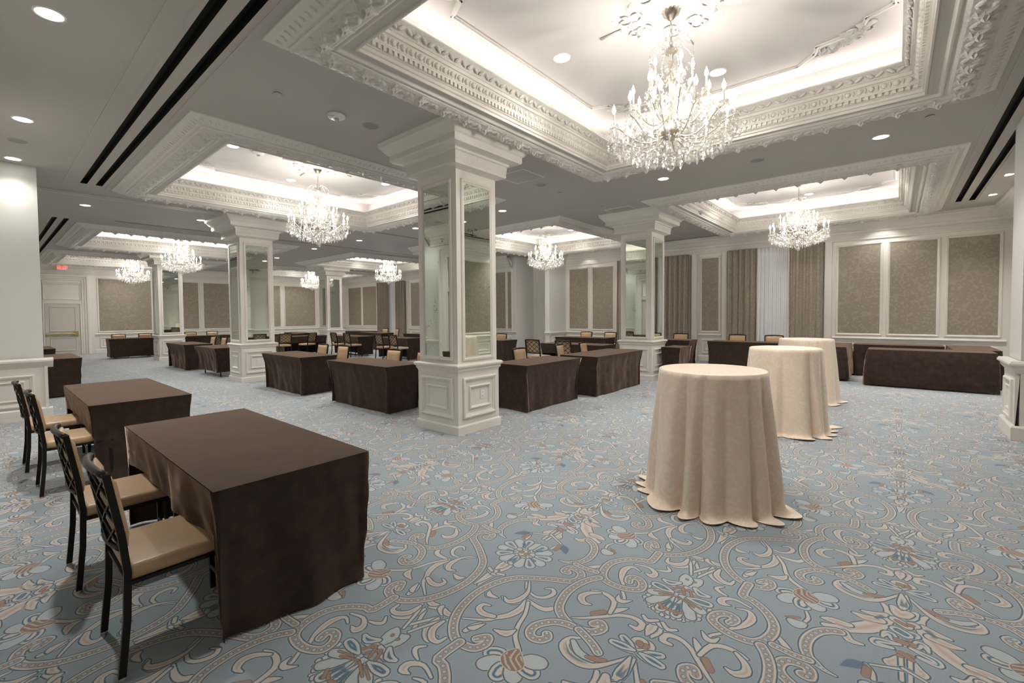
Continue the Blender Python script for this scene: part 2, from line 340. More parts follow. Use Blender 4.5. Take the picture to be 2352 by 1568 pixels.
def draw_carpet():
    W_, H_ = 2048, 1338
    sx, sy = W_/PERX, H_/PERY
    img = np.zeros((H_, W_, 3), np.float32)
    base = np.array((.275, .325, .36), np.float32)
    img[:] = base
    gy, gx = np.mgrid[0:H_, 0:W_]
    rs = np.random.RandomState(3)
    img *= (1+.05*rs.rand(H_, 1, 1)+.05*(rs.rand(H_, W_, 1)-.5)).astype(np.float32)
    cream = np.array((.56, .51, .46)); tan = np.array((.36, .32, .285)); outl = np.array((.085, .135, .175)); brn = np.array((.26, .18, .14))
    blue = np.array((.10, .17, .23)); pale = np.array((.42, .485, .515)); tanb = np.array((.40, .31, .25)); halo = np.array((.40, .47, .50))
    def images(P):
        A = np.array(P)
        for sg in (1, -1):
            for du, dv in ((0, 0), (PERX/2, PERY/2)):
                Q = A.copy(); Q[:, 1] = Q[:, 1]*sg + dv; Q[:, 0] += du
                cu, cv = Q[:, 0].mean(), Q[:, 1].mean()
                Q[:, 0] -= math.floor(cu/PERX)*PERX; Q[:, 1] -= math.floor(cv/PERY)*PERY
                yield Q
    def field(Q, pad):
        x0 = int(math.floor((Q[:, 0]-Q[:, 2]).min()*sx - pad*sx)); x1 = int(math.ceil((Q[:, 0]+Q[:, 2]).max()*sx + pad*sx))
        y0 = int(math.floor((Q[:, 1]-Q[:, 2]).min()*sy - pad*sy)); y1 = int(math.ceil((Q[:, 1]+Q[:, 2]).max()*sy + pad*sy))
        ix = np.arange(x0, x1+1); iy = np.arange(y0, y1+1)
        X, Y = np.meshgrid((ix/sx).astype(np.float32), (iy/sy).astype(np.float32))
        D = np.full(X.shape, 9., np.float32); T = np.zeros_like(X); K = np.zeros_like(X)
        acc = 0.
        for a, b in zip(Q[:-1], Q[1:]):
            d = b-a; L2 = d[0]**2+d[1]**2+1e-12
            t = np.clip(((X-a[0])*d[0]+(Y-a[1])*d[1])/L2, 0, 1)
            ex = X-a[0]-t*d[0]; ey = Y-a[1]-t*d[1]
            r = a[2]+t*d[2]
            dist = np.sqrt(ex*ex+ey*ey)-r
            m_ = dist < D
            D = np.where(m_, dist, D); T = np.where(m_, acc+t*math.sqrt(L2), T); K = np.where(m_, (ex*d[1]-ey*d[0])/math.sqrt(L2), K)
            acc += math.sqrt(L2)
        return ix % W_, iy % H_, D, T, K
    def smooth(Q):
        if len(Q) < 3: return Q
        out = []
        for i in range(len(Q)-1):
            p0 = Q[max(i-1, 0)]; p1 = Q[i]; p2 = Q[i+1]; p3 = Q[min(i+2, len(Q)-1)]
            for t in (0, .33, .66):
                out.append(.5*((2*p1)+(-p0+p2)*t+(2*p0-5*p1+4*p2-p3)*t*t+(-p0+3*p1-3*p2+p3)*t**3))
        out.append(Q[-1]); return np.array(out)
    def put(ix, iy, mask, col):
        sub = img[np.ix_(iy, ix)]
        mask = mask[..., None]
        img[np.ix_(iy, ix)] = sub*(1-mask)+np.asarray(col, np.float32)*mask
    def aa(d): return np.clip(.5-d/.0016, 0, 1)
    rows = [l.split() for l in PAT.strip().split('\n')]
    order = {'c': 0, 'p': 1, 'q': 1, 'b': 2, 'k': 3, 'd': 3, 'f': 3, 'r': 4}
    rows.sort(key=lambda r: order[r[0]])
    for row in rows:
        k = row[0]; P = [tuple(map(float, s.split(','))) for s in row[1:]]
        for Q in images(P):
            Q = smooth(Q); Q[:, 2] = np.maximum(Q[:, 2]*(.78 if k == 'c' else .9), .002)
            ix, iy, D, T, K = field(Q, .012)
            rm = float(Q[:, 2].max())
            if k in 'cpqb':
                put(ix, iy, aa(D-.010)*.5, halo); put(ix, iy, aa(D-.0065), outl)
            if k == 'c':
                put(ix, iy, aa(D), cream)
                if rm > .016: put(ix, iy, np.clip((-D-rm*.45)/(rm*.4), 0, 1)*.65, tanb)
            elif k == 'p':
                put(ix, iy, aa(D), cream); put(ix, iy, aa(D+.008), pale); put(ix, iy, aa(D+.014), blue); put(ix, iy, aa(D+.026), cream)
            elif k == 'q':
                put(ix, iy, aa(D), cream*.9); put(ix, iy, aa(D+.006), pale); put(ix, iy, aa(np.abs(D+.020)-.0015)*.6, cream)
            elif k == 'b':
                put(ix, iy, aa(D), cream); put(ix, iy, aa(D+.008), tan)
                st_ = .5+.5*np.sin(T*900); put(ix, iy, aa(D+.008)*st_*.25, brn)
                ph = (T/.034) % 1-.5
                rr = np.sqrt((ph*.034)**2+(K*1.0)**2)-.0085
                put(ix, iy, aa(rr-.0025)*aa(D+.006), outl); put(ix, iy, aa(rr)*aa(D+.006), pale)
            elif k == 'k': put(ix, iy, aa(D)*.7, tanb)
            elif k == 'd': put(ix, iy, np.clip(-D/.006, 0, 1)*.85, blue)
            elif k == 'f':
                put(ix, iy, aa(D-.004), cream); put(ix, iy, aa(D), brn)
                put(ix, iy, aa(D+.004)*(np.sin(K*260) > .35), cream*.8)
            elif k == 'r':
                put(ix, iy, aa(D-.003), brn*.6); put(ix, iy, aa(D), brn*1.25)
    s = np.where(img <= .0031308, img*12.92, 1.055*np.clip(img, 1e-6, 1)**(1/2.4)-.055)
    im = bpy.data.images.new('carpet_pattern', W_, H_)
    buf = np.ones((H_, W_, 4), np.float32); buf[..., :3] = s
    im.pixels.foreach_set(buf.ravel()); im.update(); im.pack()
    return im
m, nt, b = new_mat('carpet')
tc = N(nt, 'ShaderNodeTexCoord'); mp = N(nt, 'ShaderNodeMapping')
mp.inputs['Scale'].default_value = (1/PERX, 1/PERY, 1); mp.inputs['Location'].default_value = (0, VOFF/PERY, 0)
nt.links.new(tc.outputs['Object'], mp.inputs['Vector'])
ti = N(nt, 'ShaderNodeTexImage'); ti.image = draw_carpet(); ti.extension = 'REPEAT'
nt.links.new(mp.outputs[0], ti.inputs['Vector'])
wn = N(nt, 'ShaderNodeTexNoise'); wn.inputs['Scale'].default_value = 1.3; wn.inputs['Detail'].default_value = 2
nt.links.new(tc.outputs['Object'], wn.inputs['Vector'])
mr = N(nt, 'ShaderNodeMapRange'); mr.inputs['To Min'].default_value = .88; mr.inputs['To Max'].default_value = 1.1
nt.links.new(wn.outputs['Fac'], mr.inputs['Value'])
vm = N(nt, 'ShaderNodeVectorMath', operation='SCALE'); nt.links.new(ti.outputs['Color'], vm.inputs[0]); nt.links.new(mr.outputs[0], vm.inputs['Scale'])
nt.links.new(vm.outputs[0], b.inputs['Base Color'])
b.inputs['Roughness'].default_value = .95; b.inputs['Specular IOR Level'].default_value = .15; b.inputs['Sheen Weight'].default_value = .25
pn = N(nt, 'ShaderNodeTexNoise'); pn.inputs['Scale'].default_value = 260
nt.links.new(tc.outputs['Object'], pn.inputs['Vector'])
bp_ = N(nt, 'ShaderNodeBump'); bp_.inputs['Strength'].default_value = .4; bp_.inputs['Distance'].default_value = .004
nt.links.new(pn.outputs['Fac'], bp_.inputs['Height']); nt.links.new(bp_.outputs['Normal'], b.inputs['Normal'])
M['carpet'] = m

# ---------------------------------------------------------------- geometry helpers
class MB:
    def __init__(s): s.v = []; s.f = []; s.mi = []
    def add(s, V, F):
        o = len(s.v); s.v += [tuple(p) for p in V]; s.f += [tuple(i+o for i in f) for f in F]
    def box(s, x0, y0, z0, x1, y1, z1, T=None):
        V = [(x0, y0, z0), (x1, y0, z0), (x1, y1, z0), (x0, y1, z0), (x0, y0, z1), (x1, y0, z1), (x1, y1, z1), (x0, y1, z1)]
        if T: V = [T(*p) for p in V]
        s.add(V, [(0, 3, 2, 1), (4, 5, 6, 7), (0, 1, 5, 4), (1, 2, 6, 5), (2, 3, 7, 6), (3, 0, 4, 7)])
    def quad(s, *P): s.add(P, [tuple(range(len(P)))])
    def ring(s, prof, x0, y0, x1, y1, T=None, closed=False):
        """mitred moulding round a rectangle; prof: (inset, height)"""
        V = []
        for r, z in prof:
            for p in ((x0+r, y0+r, z), (x1-r, y0+r, z), (x1-r, y1-r, z), (x0+r, y1-r, z)): V.append(T(*p) if T else p)
        n = len(prof); F = []
        for i in range(n if closed else n-1):
            j = (i+1) % n
            for k in range(4):
                l = (k+1) % 4
                F.append((i*4+k, i*4+l, j*4+l, j*4+k))
        s.add(V, F)
    def extr(s, prof, u0, u1, T, cap=True):
        """profile (w, z) run along u"""
        V = [T(u0, z, w) for w, z in prof]+[T(u1, z, w) for w, z in prof]; n = len(prof)
        F = [(i, i+1, n+i+1, n+i) for i in range(n-1)]
        if cap: F += [tuple(range(n)), tuple(range(2*n-1, n-1, -1))]
        s.add(V, F)
    def tube(s, pts, rad, seg=6, cap=True):
        pts = [Vector(p) for p in pts]
        if not isinstance(rad, (list, tuple)): rad = [rad]*len(pts)
        V = []; F = []
        ref = Vector((0, 0, 1))
        d0 = (pts[1]-pts[0]).normalized()
        if abs(d0.z) > .95: ref = Vector((1, 0, 0))
        for i, p in enumerate(pts):
            d = (pts[min(i+1, len(pts)-1)]-pts[max(i-1, 0)]).normalized()
            a = d.cross(ref)
            if a.length < 1e-4: a = d.cross(Vector((0, 1, 0)))
            a.normalize(); b = d.cross(a)
            for k in range(seg):
                t = 2*PI*(k+.5)/seg
                V.append(p+a*(math.cos(t)*rad[i])+b*(math.sin(t)*rad[i]))
        for i in range(len(pts)-1):
            for k in range(seg):
                l = (k+1) % seg
                F.append((i*seg+k, i*seg+l, (i+1)*seg+l, (i+1)*seg+k))
        if cap: F += [tuple(range(seg-1, -1, -1)), tuple(range((len(pts)-1)*seg, len(pts)*seg))]
        s.add(V, F)
    def lathe(s, prof, seg=16, c=(0, 0, 0)):
        V = []; F = []
        for r, z in prof:
            for k in range(seg):
                t = 2*PI*k/seg; V.append((c[0]+r*math.cos(t), c[1]+r*math.sin(t), c[2]+z))
        for i in range(len(prof)-1):
            for k in range(seg):
                l = (k+1) % seg; F.append((i*seg+k, i*seg+l, (i+1)*seg+l, (i+1)*seg+k))
        if prof[0][0] > 1e-5: F.append(tuple(range(seg-1, -1, -1)))
        if prof[-1][0] > 1e-5: F.append(tuple(range((len(prof)-1)*seg, len(prof)*seg)))
        s.add(V, F)
    def drop(s, c, r, h, seg=4, tilt=0.):
        """cut crystal: a double cone, the lower cone long"""
        a0 = rnd.random()*PI; V = [(c[0], c[1], c[2]), (c[0], c[1], c[2]-h)]
        for k in range(seg):
            t = a0+2*PI*k/seg; V.append((c[0]+r*math.cos(t), c[1]+r*math.sin(t), c[2]-h*.62))
        F = []
        for k in range(seg):
            l = (k+1) % seg; F += [(0, 2+k, 2+l), (1, 2+l, 2+k)]
        s.add(V, F)
    def mesh(s, name, mat, smooth=False):
        me = bpy.data.meshes.new(name); me.from_pydata(s.v, [], s.f)
        me.materials.append(mat)
        if smooth: me.polygons.foreach_set('use_smooth', [True]*len(me.polygons))
        me.update()
        bm = bmesh.new(); bm.from_mesh(me)
        if smooth: bmesh.ops.remove_doubles(bm, verts=bm.verts, dist=1e-5)
        bmesh.ops.recalc_face_normals(bm, faces=bm.faces); bm.to_mesh(me); bm.free()
        return me
    def build(s, name, mat, parent=None, smooth=False):
        return link(name, s.mesh(name, mat, smooth), parent)
def link(name, me, parent=None, loc=None, rotz=0):
    o = bpy.data.objects.new(name, me); C.objects.link(o)
    if parent: o.parent = parent
    if loc: o.location = loc
    if rotz: o.rotation_euler = (0, 0, rotz)
    return o
def tag(o, label, cat=None, group=None, kind=None):
    if label: o['label'] = label
    if cat: o['category'] = cat
    if group: o['group'] = group
    if kind: o['kind'] = kind
    return o
def thing(name, label, cat, loc=(0, 0, 0), rotz=0, group=None):
    o = bpy.data.objects.new(name, None); C.objects.link(o); o.location = loc; o.rotation_euler = (0, 0, rotz)
    o.empty_display_size = .1
    return tag(o, label, cat, group)
def copy_tree(o, parent=None):
    c = o.copy(); C.objects.link(c); c.parent = parent
    for ch in list(o.children):
        copy_tree(ch, c)
    return c
def dup(o, loc, rotz, label, group=None):
    r = copy_tree(o); r.location = loc; r.rotation_euler = (0, 0, rotz); r['label'] = label
    if group: r['group'] = group
    return r
def struct(o, kind='structure'):
    o['kind'] = kind; return o
def bevel_box(name, mat, x0, y0, z0, x1, y1, z1, r, seg=2, parent=None, puff=0.):
    bm = bmesh.new()
    vs = [bm.verts.new(p) for p in ((x0, y0, z0), (x1, y0, z0), (x1, y1, z0), (x0, y1, z0), (x0, y0, z1), (x1, y0, z1), (x1, y1, z1), (x0, y1, z1))]
    for f in ((0, 3, 2, 1), (4, 5, 6, 7), (0, 1, 5, 4), (1, 2, 6, 5), (2, 3, 7, 6), (3, 0, 4, 7)): bm.faces.new([vs[i] for i in f])
    bmesh.ops.bevel(bm, geom=list(bm.edges), offset=r, segments=seg, profile=.5, affect='EDGES')
    me = bpy.data.meshes.new(name); bm.to_mesh(me); bm.free(); me.materials.append(mat)
    me.polygons.foreach_set('use_smooth', [True]*len(me.polygons))
    return link(name, me, parent)

# ================================================================ ROOM SHELL
H = 3.83                      # ceiling height
XL, XR, YN, YF = -.25, 15.2, -2.2, 25.9
CX = {0: 4.33, 1: 11.75}
COFFERS = [(4.33, 1.60), (4.33, 8.22), (4.27, 17.0), (4.20, 23.35), (11.78, 1.60), (11.78, 8.22), (11.70, 17.0), (11.6, 23.35)]
HX, HY = 2.18, 1.79
FR = .55

mb = MB(); mb.quad((XL, YN, 0), (XR, YN, 0), (XR, YF, 0), (XL, YF, 0))
floor = struct(mb.build('floor', M['carpet']))

# linear diffusers: holes in the ceiling  (x0, y0, x1, y1)
SLOTS = [(1.16, -.4, 1.25, 10.4), (1.36, -.4, 1.45, 10.4), (1.10, 14.3, 1.19, 25.2), (1.30, 14.3, 1.39, 25.2),
         (2.6, -1.20, 13.85, -1.11), (2.6, -1.00, 13.85, -.91),
         (2.15, 13.86, 4.2, 13.89), (2.15, 13.93, 4.2, 13.96), (5.85, 13.86, 11.0, 13.89), (5.85, 13.93, 11.0, 13.96),
         (7.1, 10.72, 11.0, 10.75), (7.1, 10.80, 11.0, 10.83), (14.62, 3.9, 14.65, 5.8), (14.69, 3.9, 14.72, 5.8)]
holes = [(cx-HX-.1, cy-HY-.1, cx+HX+.1, cy+HY+.1) for cx, cy in COFFERS]+SLOTS
xs = sorted({XL, XR}|{h[0] for h in holes}|{h[2] for h in holes}); ys = sorted({YN, YF}|{h[1] for h in holes}|{h[3] for h in holes})
mb = MB()
for i in range(len(xs)-1):
    run = None
    for j in range(len(ys)-1):
        mx_, my_ = (xs[i]+xs[i+1])/2, (ys[j]+ys[j+1])/2
        solid = not any(h[0] < mx_ < h[2] and h[1] < my_ < h[3] for h in holes)
        if solid and run is None: run = ys[j]
        if run is not None and (not solid or j == len(ys)-2):
            e = ys[j] if not solid else ys[j+1]
            mb.quad((xs[i], run, H), (xs[i], e, H), (xs[i+1], e, H), (xs[i+1], run, H)); run = None
ceiling = struct(mb.build('ceiling', M['ceiling']))
for s in SLOTS:
    mb = MB(); mb.box(s[0]-.004, s[1]-.004, H+.002, s[2]+.004, s[3]+.004, H+.10)
    me = mb.mesh('air_slot', M['black'])
    bm = bmesh.new(); bm.from_mesh(me); bm.faces.ensure_lookup_table()
    low = [f for f in bm.faces if abs(f.calc_center_median().z-(H+.002)) < 1e-4]
    bmesh.ops.delete(bm, geom=low, context='FACES'); bm.to_mesh(me); bm.free()
    link('air_slot', me, ceiling)
# roof slab above everything keeps the shell closed
mb = MB(); mb.box(XL-.2, YN-.2, 4.6, XR+.2, YF+.2, 4.7); struct(mb.build('ceiling_slab', M['ceiling']))
# shallow raised strips beside the wide diffusers and the partition track
for n_, (x0, y0, x1, y1) in enumerate(((.95, -.6, 1.10, 10.6), (1.51, -.6, 1.56, 10.6), (2.4, -.88, 14.0, -.80), (2.4, -1.36, 14.0, -1.23))):
    mb = MB(); mb.box(x0, y0, H-.006, x1, y1, H+.001); link('slot_border', mb.mesh('slot_border', M['ceiling']), ceiling)
mb = MB(); mb.box(XL, 11.16, H-.03, 3.6, 11.22, H); mb.box(XL, 11.30, H-.03, 3.6, 11.36, H)
link('partition_track', mb.mesh('partition_track', M['door']), ceiling)

# ---------------------------------------------------------------- coffers
def relief(mb, c, ax, ay, R, hfun, rfun=lambda t: 1., nr=5, nt_=24, z=0., down=True):
    """polar relief patch lying under a ceiling"""
    V = [(c[0], c[1], z-hfun(0, 0))]; F = []
    for i in range(1, nr+1):
        for k in range(nt_):
            t = 2*PI*k/nt_; r = R*i/nr*rfun(t)
            x, y = r*math.cos(t), r*math.sin(t)
            V.append((c[0]+x*ax[0]+y*ay[0], c[1]+x*ax[1]+y*ay[1], z-hfun(i/nr, t)))
    for k in range(nt_): F.append((0, 1+k, 1+(k+1) % nt_))
    for i in range(nr-1):
        for k in range(nt_):
            a = 1+i*nt_+k; b = 1+i*nt_+(k+1) % nt_; F.append((a, a+nt_, b+nt_, b))
    mb.add(V, F)
def scroll(mb, c, r0, turns, a0, width, depth, z, sgn=1, sx=1., sy=1.):
    pts = []; rad = []
    n = int(10*turns)+4
    for i in range(n):
        t = i/(n-1); a = a0+sgn*t*turns*2*PI; r = r0*(1-.86*t)
        pts.append((c[0]+r*math.cos(a)*sx, c[1]+r*math.sin(a)*sy, z)); rad.append(width*(1-.4*t))
    mb.tube(pts, rad, 6)
cof = bpy.data.objects.new('trim_1', None); C.objects.link(cof); struct(cof)
ox0, oy0, ox1, oy1 = -HX-FR, -HY-FR, HX+FR, HY+FR
# outer frame, r measured inwards from the outer edge
mb = MB(); mb.ring([(0, 0), (.0, -.015), (.03, -.03), (.13, -.075), (.15, -.075), (.15, -.09), (.17, -.10)], ox0, oy0, ox1, oy1)
mb.ring([(.385, -.10), (.39, -.085), (.40, -.075), (.415, -.095), (.43, -.095), (.44, -.075), (.45, -.07)], ox0, oy0, ox1, oy1)
mb.build('frame_moulding', M['paint'], cof)
mb = MB(); mb.ring([(.17, -.10), (.20, -.115), (.28, -.12), (.36, -.115), (.385, -.10)], ox0, oy0, ox1, oy1); mb.build('rosette_band', M['plaster'], cof)
mb = MB(); mb.ring([(.45, -.07), (.50, -.078), (.53, -.07)], ox0, oy0, ox1, oy1); mb.build('sanded_band', M['sand'], cof)
# egg band on the outer slope
mb = MB()
def along(x0, y0, x1, y1, step):
    """positions (x, y, tangent) spaced along a rectangle"""
    for (ax, ay, bx, by) in ((x0, y0, x1, y0), (x1, y0, x1, y1), (x1, y1, x0, y1), (x0, y1, x0, y0)):
        L = math.hypot(bx-ax, by-ay); n = max(1, round(L/step)); tx, ty = (bx-ax)/L, (by-ay)/L
        for i in range(n):
            d = (i+.5)*L/n; yield ax+tx*d, ay+ty*d, tx, ty
def egg(mb, c, t, n, o, a, b, h):
    """half ellipsoid: c centre, t tangent, n across, o outwards"""
    c, t, n, o = map(Vector, (c, t, n, o))
    V = [c+o*h]; F = []
    for rr, hh in ((.6, .8), (1., 0.)):
        for k in range(8):
            q = 2*PI*k/8; V.append(c+t*(a*rr*math.cos(q))+n*(b*rr*math.sin(q))+o*(h*hh))
    for k in range(8): l = (k+1) % 8; F += [(0, 1+k, 1+l), (1+k, 9+k, 9+l, 1+l)]
    mb.add(V, F)
for x, y, tx, ty in along(ox0+.08, oy0+.08, ox1-.08, oy1-.08, .085):
    nx, ny = -ty, tx
    egg(mb, (x, y, -.053), (tx, ty, 0), (nx*.9, ny*.9, -.42), (-nx*.42, -ny*.42, -.9), .024, .036, .014)
struct(mb.build('egg_row', M['paint'], cof), 'stuff')
# rosettes, each a part
mb = MB()
relief(mb, (0, 0), (1, 0), (0, 1), .115, lambda r, t: .052*(1-r**1.5)*(.72+.28*math.cos(5*t+(3 if .3 < r < .7 else 0)))+(.02 if r == 0 else 0), lambda t: .86+.14*math.cos(5*t), 4, 15)
for sx_ in (-1, 1):
    for sg_ in (-1, 1):
        relief(mb, (sx_*.125, sg_*.035), (1, .5*sg_*sx_), (0, .6), .055, lambda r, t: .026*(1-r*r), nr=2, nt_=8)
rme = mb.mesh('rosette', M['plaster'])
first = True
for x, y, tx, ty in along(ox0+.275, oy0+.275, ox1-.275, oy1-.275, .33):
    o = link('rosette', rme, cof, (x, y, -.112), math.atan2(ty, tx))
# cornice that rises into the recess, r measured inwards from the opening
ix0, iy0, ix1, iy1 = -HX, -HY, HX, HY
mb = MB(); mb.ring([(-.02, -.07), (-.015, -.085), (0, -.085), (.0, -.055), (.015, -.05), (.015, -.02), (.03, -.015), (.03, .03), (.05, .032), (.05, .045), (.055, .05)], ix0, iy0, ix1, iy1)
mb.ring([(.085, .125), (.10, .125), (.10, .16), (.11, .16)], ix0, iy0, ix1, iy1)
mb.ring([(.17, .235), (.18, .24), (.18, .255), (-.1, .255)], ix0, iy0, ix1, iy1)
mb.build('cornice', M['paint'], cof)
mb = MB(); mb.ring([(.055, .05), (.06, .09), (.085, .125)], ix0, iy0, ix1, iy1); mb.build('egg_and_dart_band', M['paint'], cof)
mb = MB(); mb.ring([(.11, .16), (.125, .20), (.17, .235)], ix0, iy0, ix1, iy1); mb.build('leaf_band', M['plaster'], cof)
mb = MB()
for x, y, tx, ty in along(ix0+.04, iy0+.04, ix1-.04, iy1-.04, .056):
    nx, ny = -ty, tx
    def T(u, v, w, x=x, y=y, tx=tx, ty=ty, nx=nx, ny=ny): return (x+tx*u+nx*v, y+ty*u+ny*v, w)
    mb.box(-.016, -.012, -.008, .016, .014, .028, T)
struct(mb.build('dentil_row', M['paint'], cof), 'stuff')
mb = MB()
for x, y, tx, ty in along(ix0+.065, iy0+.065, ix1-.065, iy1-.065, .10):
    nx, ny = -ty, tx
    egg(mb, (x, y, .088), (tx, ty, 0), (nx*.3, ny*.3, .95), (nx*.9, ny*.9, -.35), .028, .034, .022)
    egg(mb, (x+tx*.05, y+ty*.05, .088), (tx, ty, 0), (nx*.3, ny*.3, .95), (nx*.9, ny*.9, -.35), .008, .034, .012)
struct(mb.build('egg_and_dart_row', M['paint'], cof), 'stuff')
mb = MB()
for q, (x, y, tx, ty) in enumerate(along(ix0+.14, iy0+.14, ix1-.14, iy1-.14, .085)):
    nx, ny = -ty, tx; s_ = 1 if q % 2 else -1
    egg(mb, (x, y, .200), (tx*.8+nx*.2*s_, ty*.8+ny*.2*s_, .5*s_), (nx*.5-tx*.4*s_, ny*.5-ty*.4*s_, .7), (nx*.7, ny*.7, -.6), .046, .020, .020)
struct(mb.build('leaf_row', M['plaster'], cof), 'stuff')
# recess
ZT = .52
mb = MB(); mb.ring([(-.1, -.0), (-.1, ZT)], ix0, iy0, ix1, iy1); mb.build('recess_wall', M['recess'], cof)
mb = MB(); mb.quad((ix0-.1, iy0-.1, ZT), (ix0-.1, iy1+.1, ZT), (ix1+.1, iy1+.1, ZT), (ix1+.1, iy0-.1, ZT)); mb.build('recess_ceiling', M['recess'], cof)
mb = MB()
mx_, my_ = 1.98, 1.56
poly = []
for sx_, sy_ in ((1, 1), (-1, 1), (-1, -1), (1, -1)):
    P4 = [(mx_*sx_, .72*sy_), (1.80*sx_, .90*sy_), (1.66*sx_, .94*sy_), (1.60*sx_, 1.30*sy_), (1.40*sx_, 1.36*sy_), (1.30*sx_, my_*sy_)]
    if sx_*sy_ < 0: P4 = P4[::-1]
    poly += P4
for q in range(len(poly)):
    a, b = Vector((*poly[q], 0)), Vector((*poly[(q+1) % len(poly)], 0)); d = (b-a); L = d.length; d.normalize(); n_ = Vector((-d.y, d.x, 0))
    def T(u, v, w, a=a, d=d, n_=n_): p = a+d*u+n_*v; return (p.x, p.y, w)
    mb.box(-.02, -.022, ZT-.014, L+.02, .022, ZT+.001, T); mb.box(-.01, -.012, ZT-.026, L+.01, .006, ZT-.014, T)
mb.build('ceiling_moulding', M['paint'], cof)
# corner ornaments
mb = MB()
for q in range(-3, 4):
    w_ = .05+.05*(1-abs(q)/3.5)
    relief(mb, (q*.075, (q % 2-.5)*.06), (1, .3*(-1)**q), (0, 1), w_+.02, lambda r, t: .04*(1-r*r)*(.7+.3*math.cos(4*t)), lambda t: .8+.2*math.cos(4*t), 3, 12)
for s_ in (-1, 1):
    scroll(mb, (s_*.14, .07), .07, 1.2, 0, .012, 0, -.01, s_); scroll(mb, (s_*.20, -.06), .06, 1.2, PI, .012, 0, -.01, -s_); scroll(mb, (s_*.06, -.10), .05, 1.1, 0, .010, 0, -.01, s_)
    mb.box(s_*.28-.05, -.03, -.02, s_*.28+.05, .03, 0)
ome = mb.mesh('corner_ornament', M['plaster'], True)
for sx_, sy_ in ((1, 1), (-1, 1), (-1, -1), (1, -1)):
    o = link('corner_ornament', ome, cof, (1.70*sx_, 1.16*sy_, ZT-.002), math.atan2(-.7*sy_, .6*sx_))
# central medallion
mb = MB()
relief(mb, (0, 0), (1, 0), (0, 1), .24, lambda r, t: .03*(1-r*r)*(.75+.25*math.cos(12*t)), nr=5, nt_=36, z=-.001)
for k in range(8):
    t = 2*PI*k/8; big = k % 2 == 0; L = .56 if big else .40
    c_ = (math.cos(t), math.sin(t))
    for d_, r_ in ((.28, .085), (.38, .075), (.46 if big else .34, .06), (L, .045)):
        relief(mb, (c_[0]*d_, c_[1]*d_), (c_[0], c_[1]), (-c_[1], c_[0]), r_, lambda r, a: .032*(1-r*r)*(.7+.3*math.cos(5*a)), lambda a: .8+.2*math.cos(5*a), 3, 15)
    relief(mb, (math.cos(t+PI/8)*.36, math.sin(t+PI/8)*.36), (c_[0], c_[1]), (-c_[1], c_[0]), .09, lambda r, a: .028*(1-r*r)*(.6+.4*math.cos(7*a)), lambda a: .8+.2*math.cos(7*a), 3, 21)
    relief(mb, (math.cos(t+PI/8)*.50, math.sin(t+PI/8)*.50), (c_[0], c_[1]), (-c_[1], c_[0]), .055, lambda r, a: .024*(1-r*r)*(.6+.4*math.cos(5*a)), lambda a: .8+.2*math.cos(5*a), 3, 15)
    for s_ in (-1, 1):
        p_ = (c_[0]*(.40 if big else .30)-c_[1]*s_*.12, c_[1]*(.40 if big else .30)+c_[0]*s_*.12)
        scroll(mb, p_, .085, 1.3, t+PI/2*s_, .013, 0, -.012, s_)
    if big: mb.tube([(c_[0]*.48-c_[1]*.03, c_[1]*.48+c_[0]*.03, -.012), (c_[0]*.70-c_[1]*.03, c_[1]*.70+c_[0]*.03, -.012)], .014, 6)
mb_med = link('centre_medallion', mb.mesh('centre_medallion', M['plaster'], True), cof, (0, 0, ZT-.001))
# hidden light strips on the ledge, and the light they give
for q, (x, y, L, along_x) in enumerate(((0, iy0+.03, 2*HX-.2, 1), (0, iy1-.03, 2*HX-.2, 1), (ix0+.03, 0, 2*HY-.2, 0), (ix1-.03, 0, 2*HY-.2, 0))):
    mb = MB(); mb.box(-L/2, -.012, 0, L/2, .012, .012)
    link('cove_strip', mb.mesh('cove_strip', M['cove']), cof, (x, y, .262), 0 if along_x else PI/2)
    ld = bpy.data.lights.new('cove_light', 'AREA'); ld.shape = 'RECTANGLE'; ld.size = L; ld.size_y = .05; ld.energy = P_COVE*L/4; ld.color = COOL
    lo = bpy.data.objects.new('cove_light', ld); C.objects.link(lo); lo.parent = cof; lo.location = (x, y, .285)
    lo.rotation_euler = (PI, 0, 0 if along_x else PI/2)
cof.location = (COFFERS[0][0], COFFERS[0][1], H)
for cx_, cy_ in COFFERS[1:]:
    c = copy_tree(cof); c.location = (cx_, cy_, H)

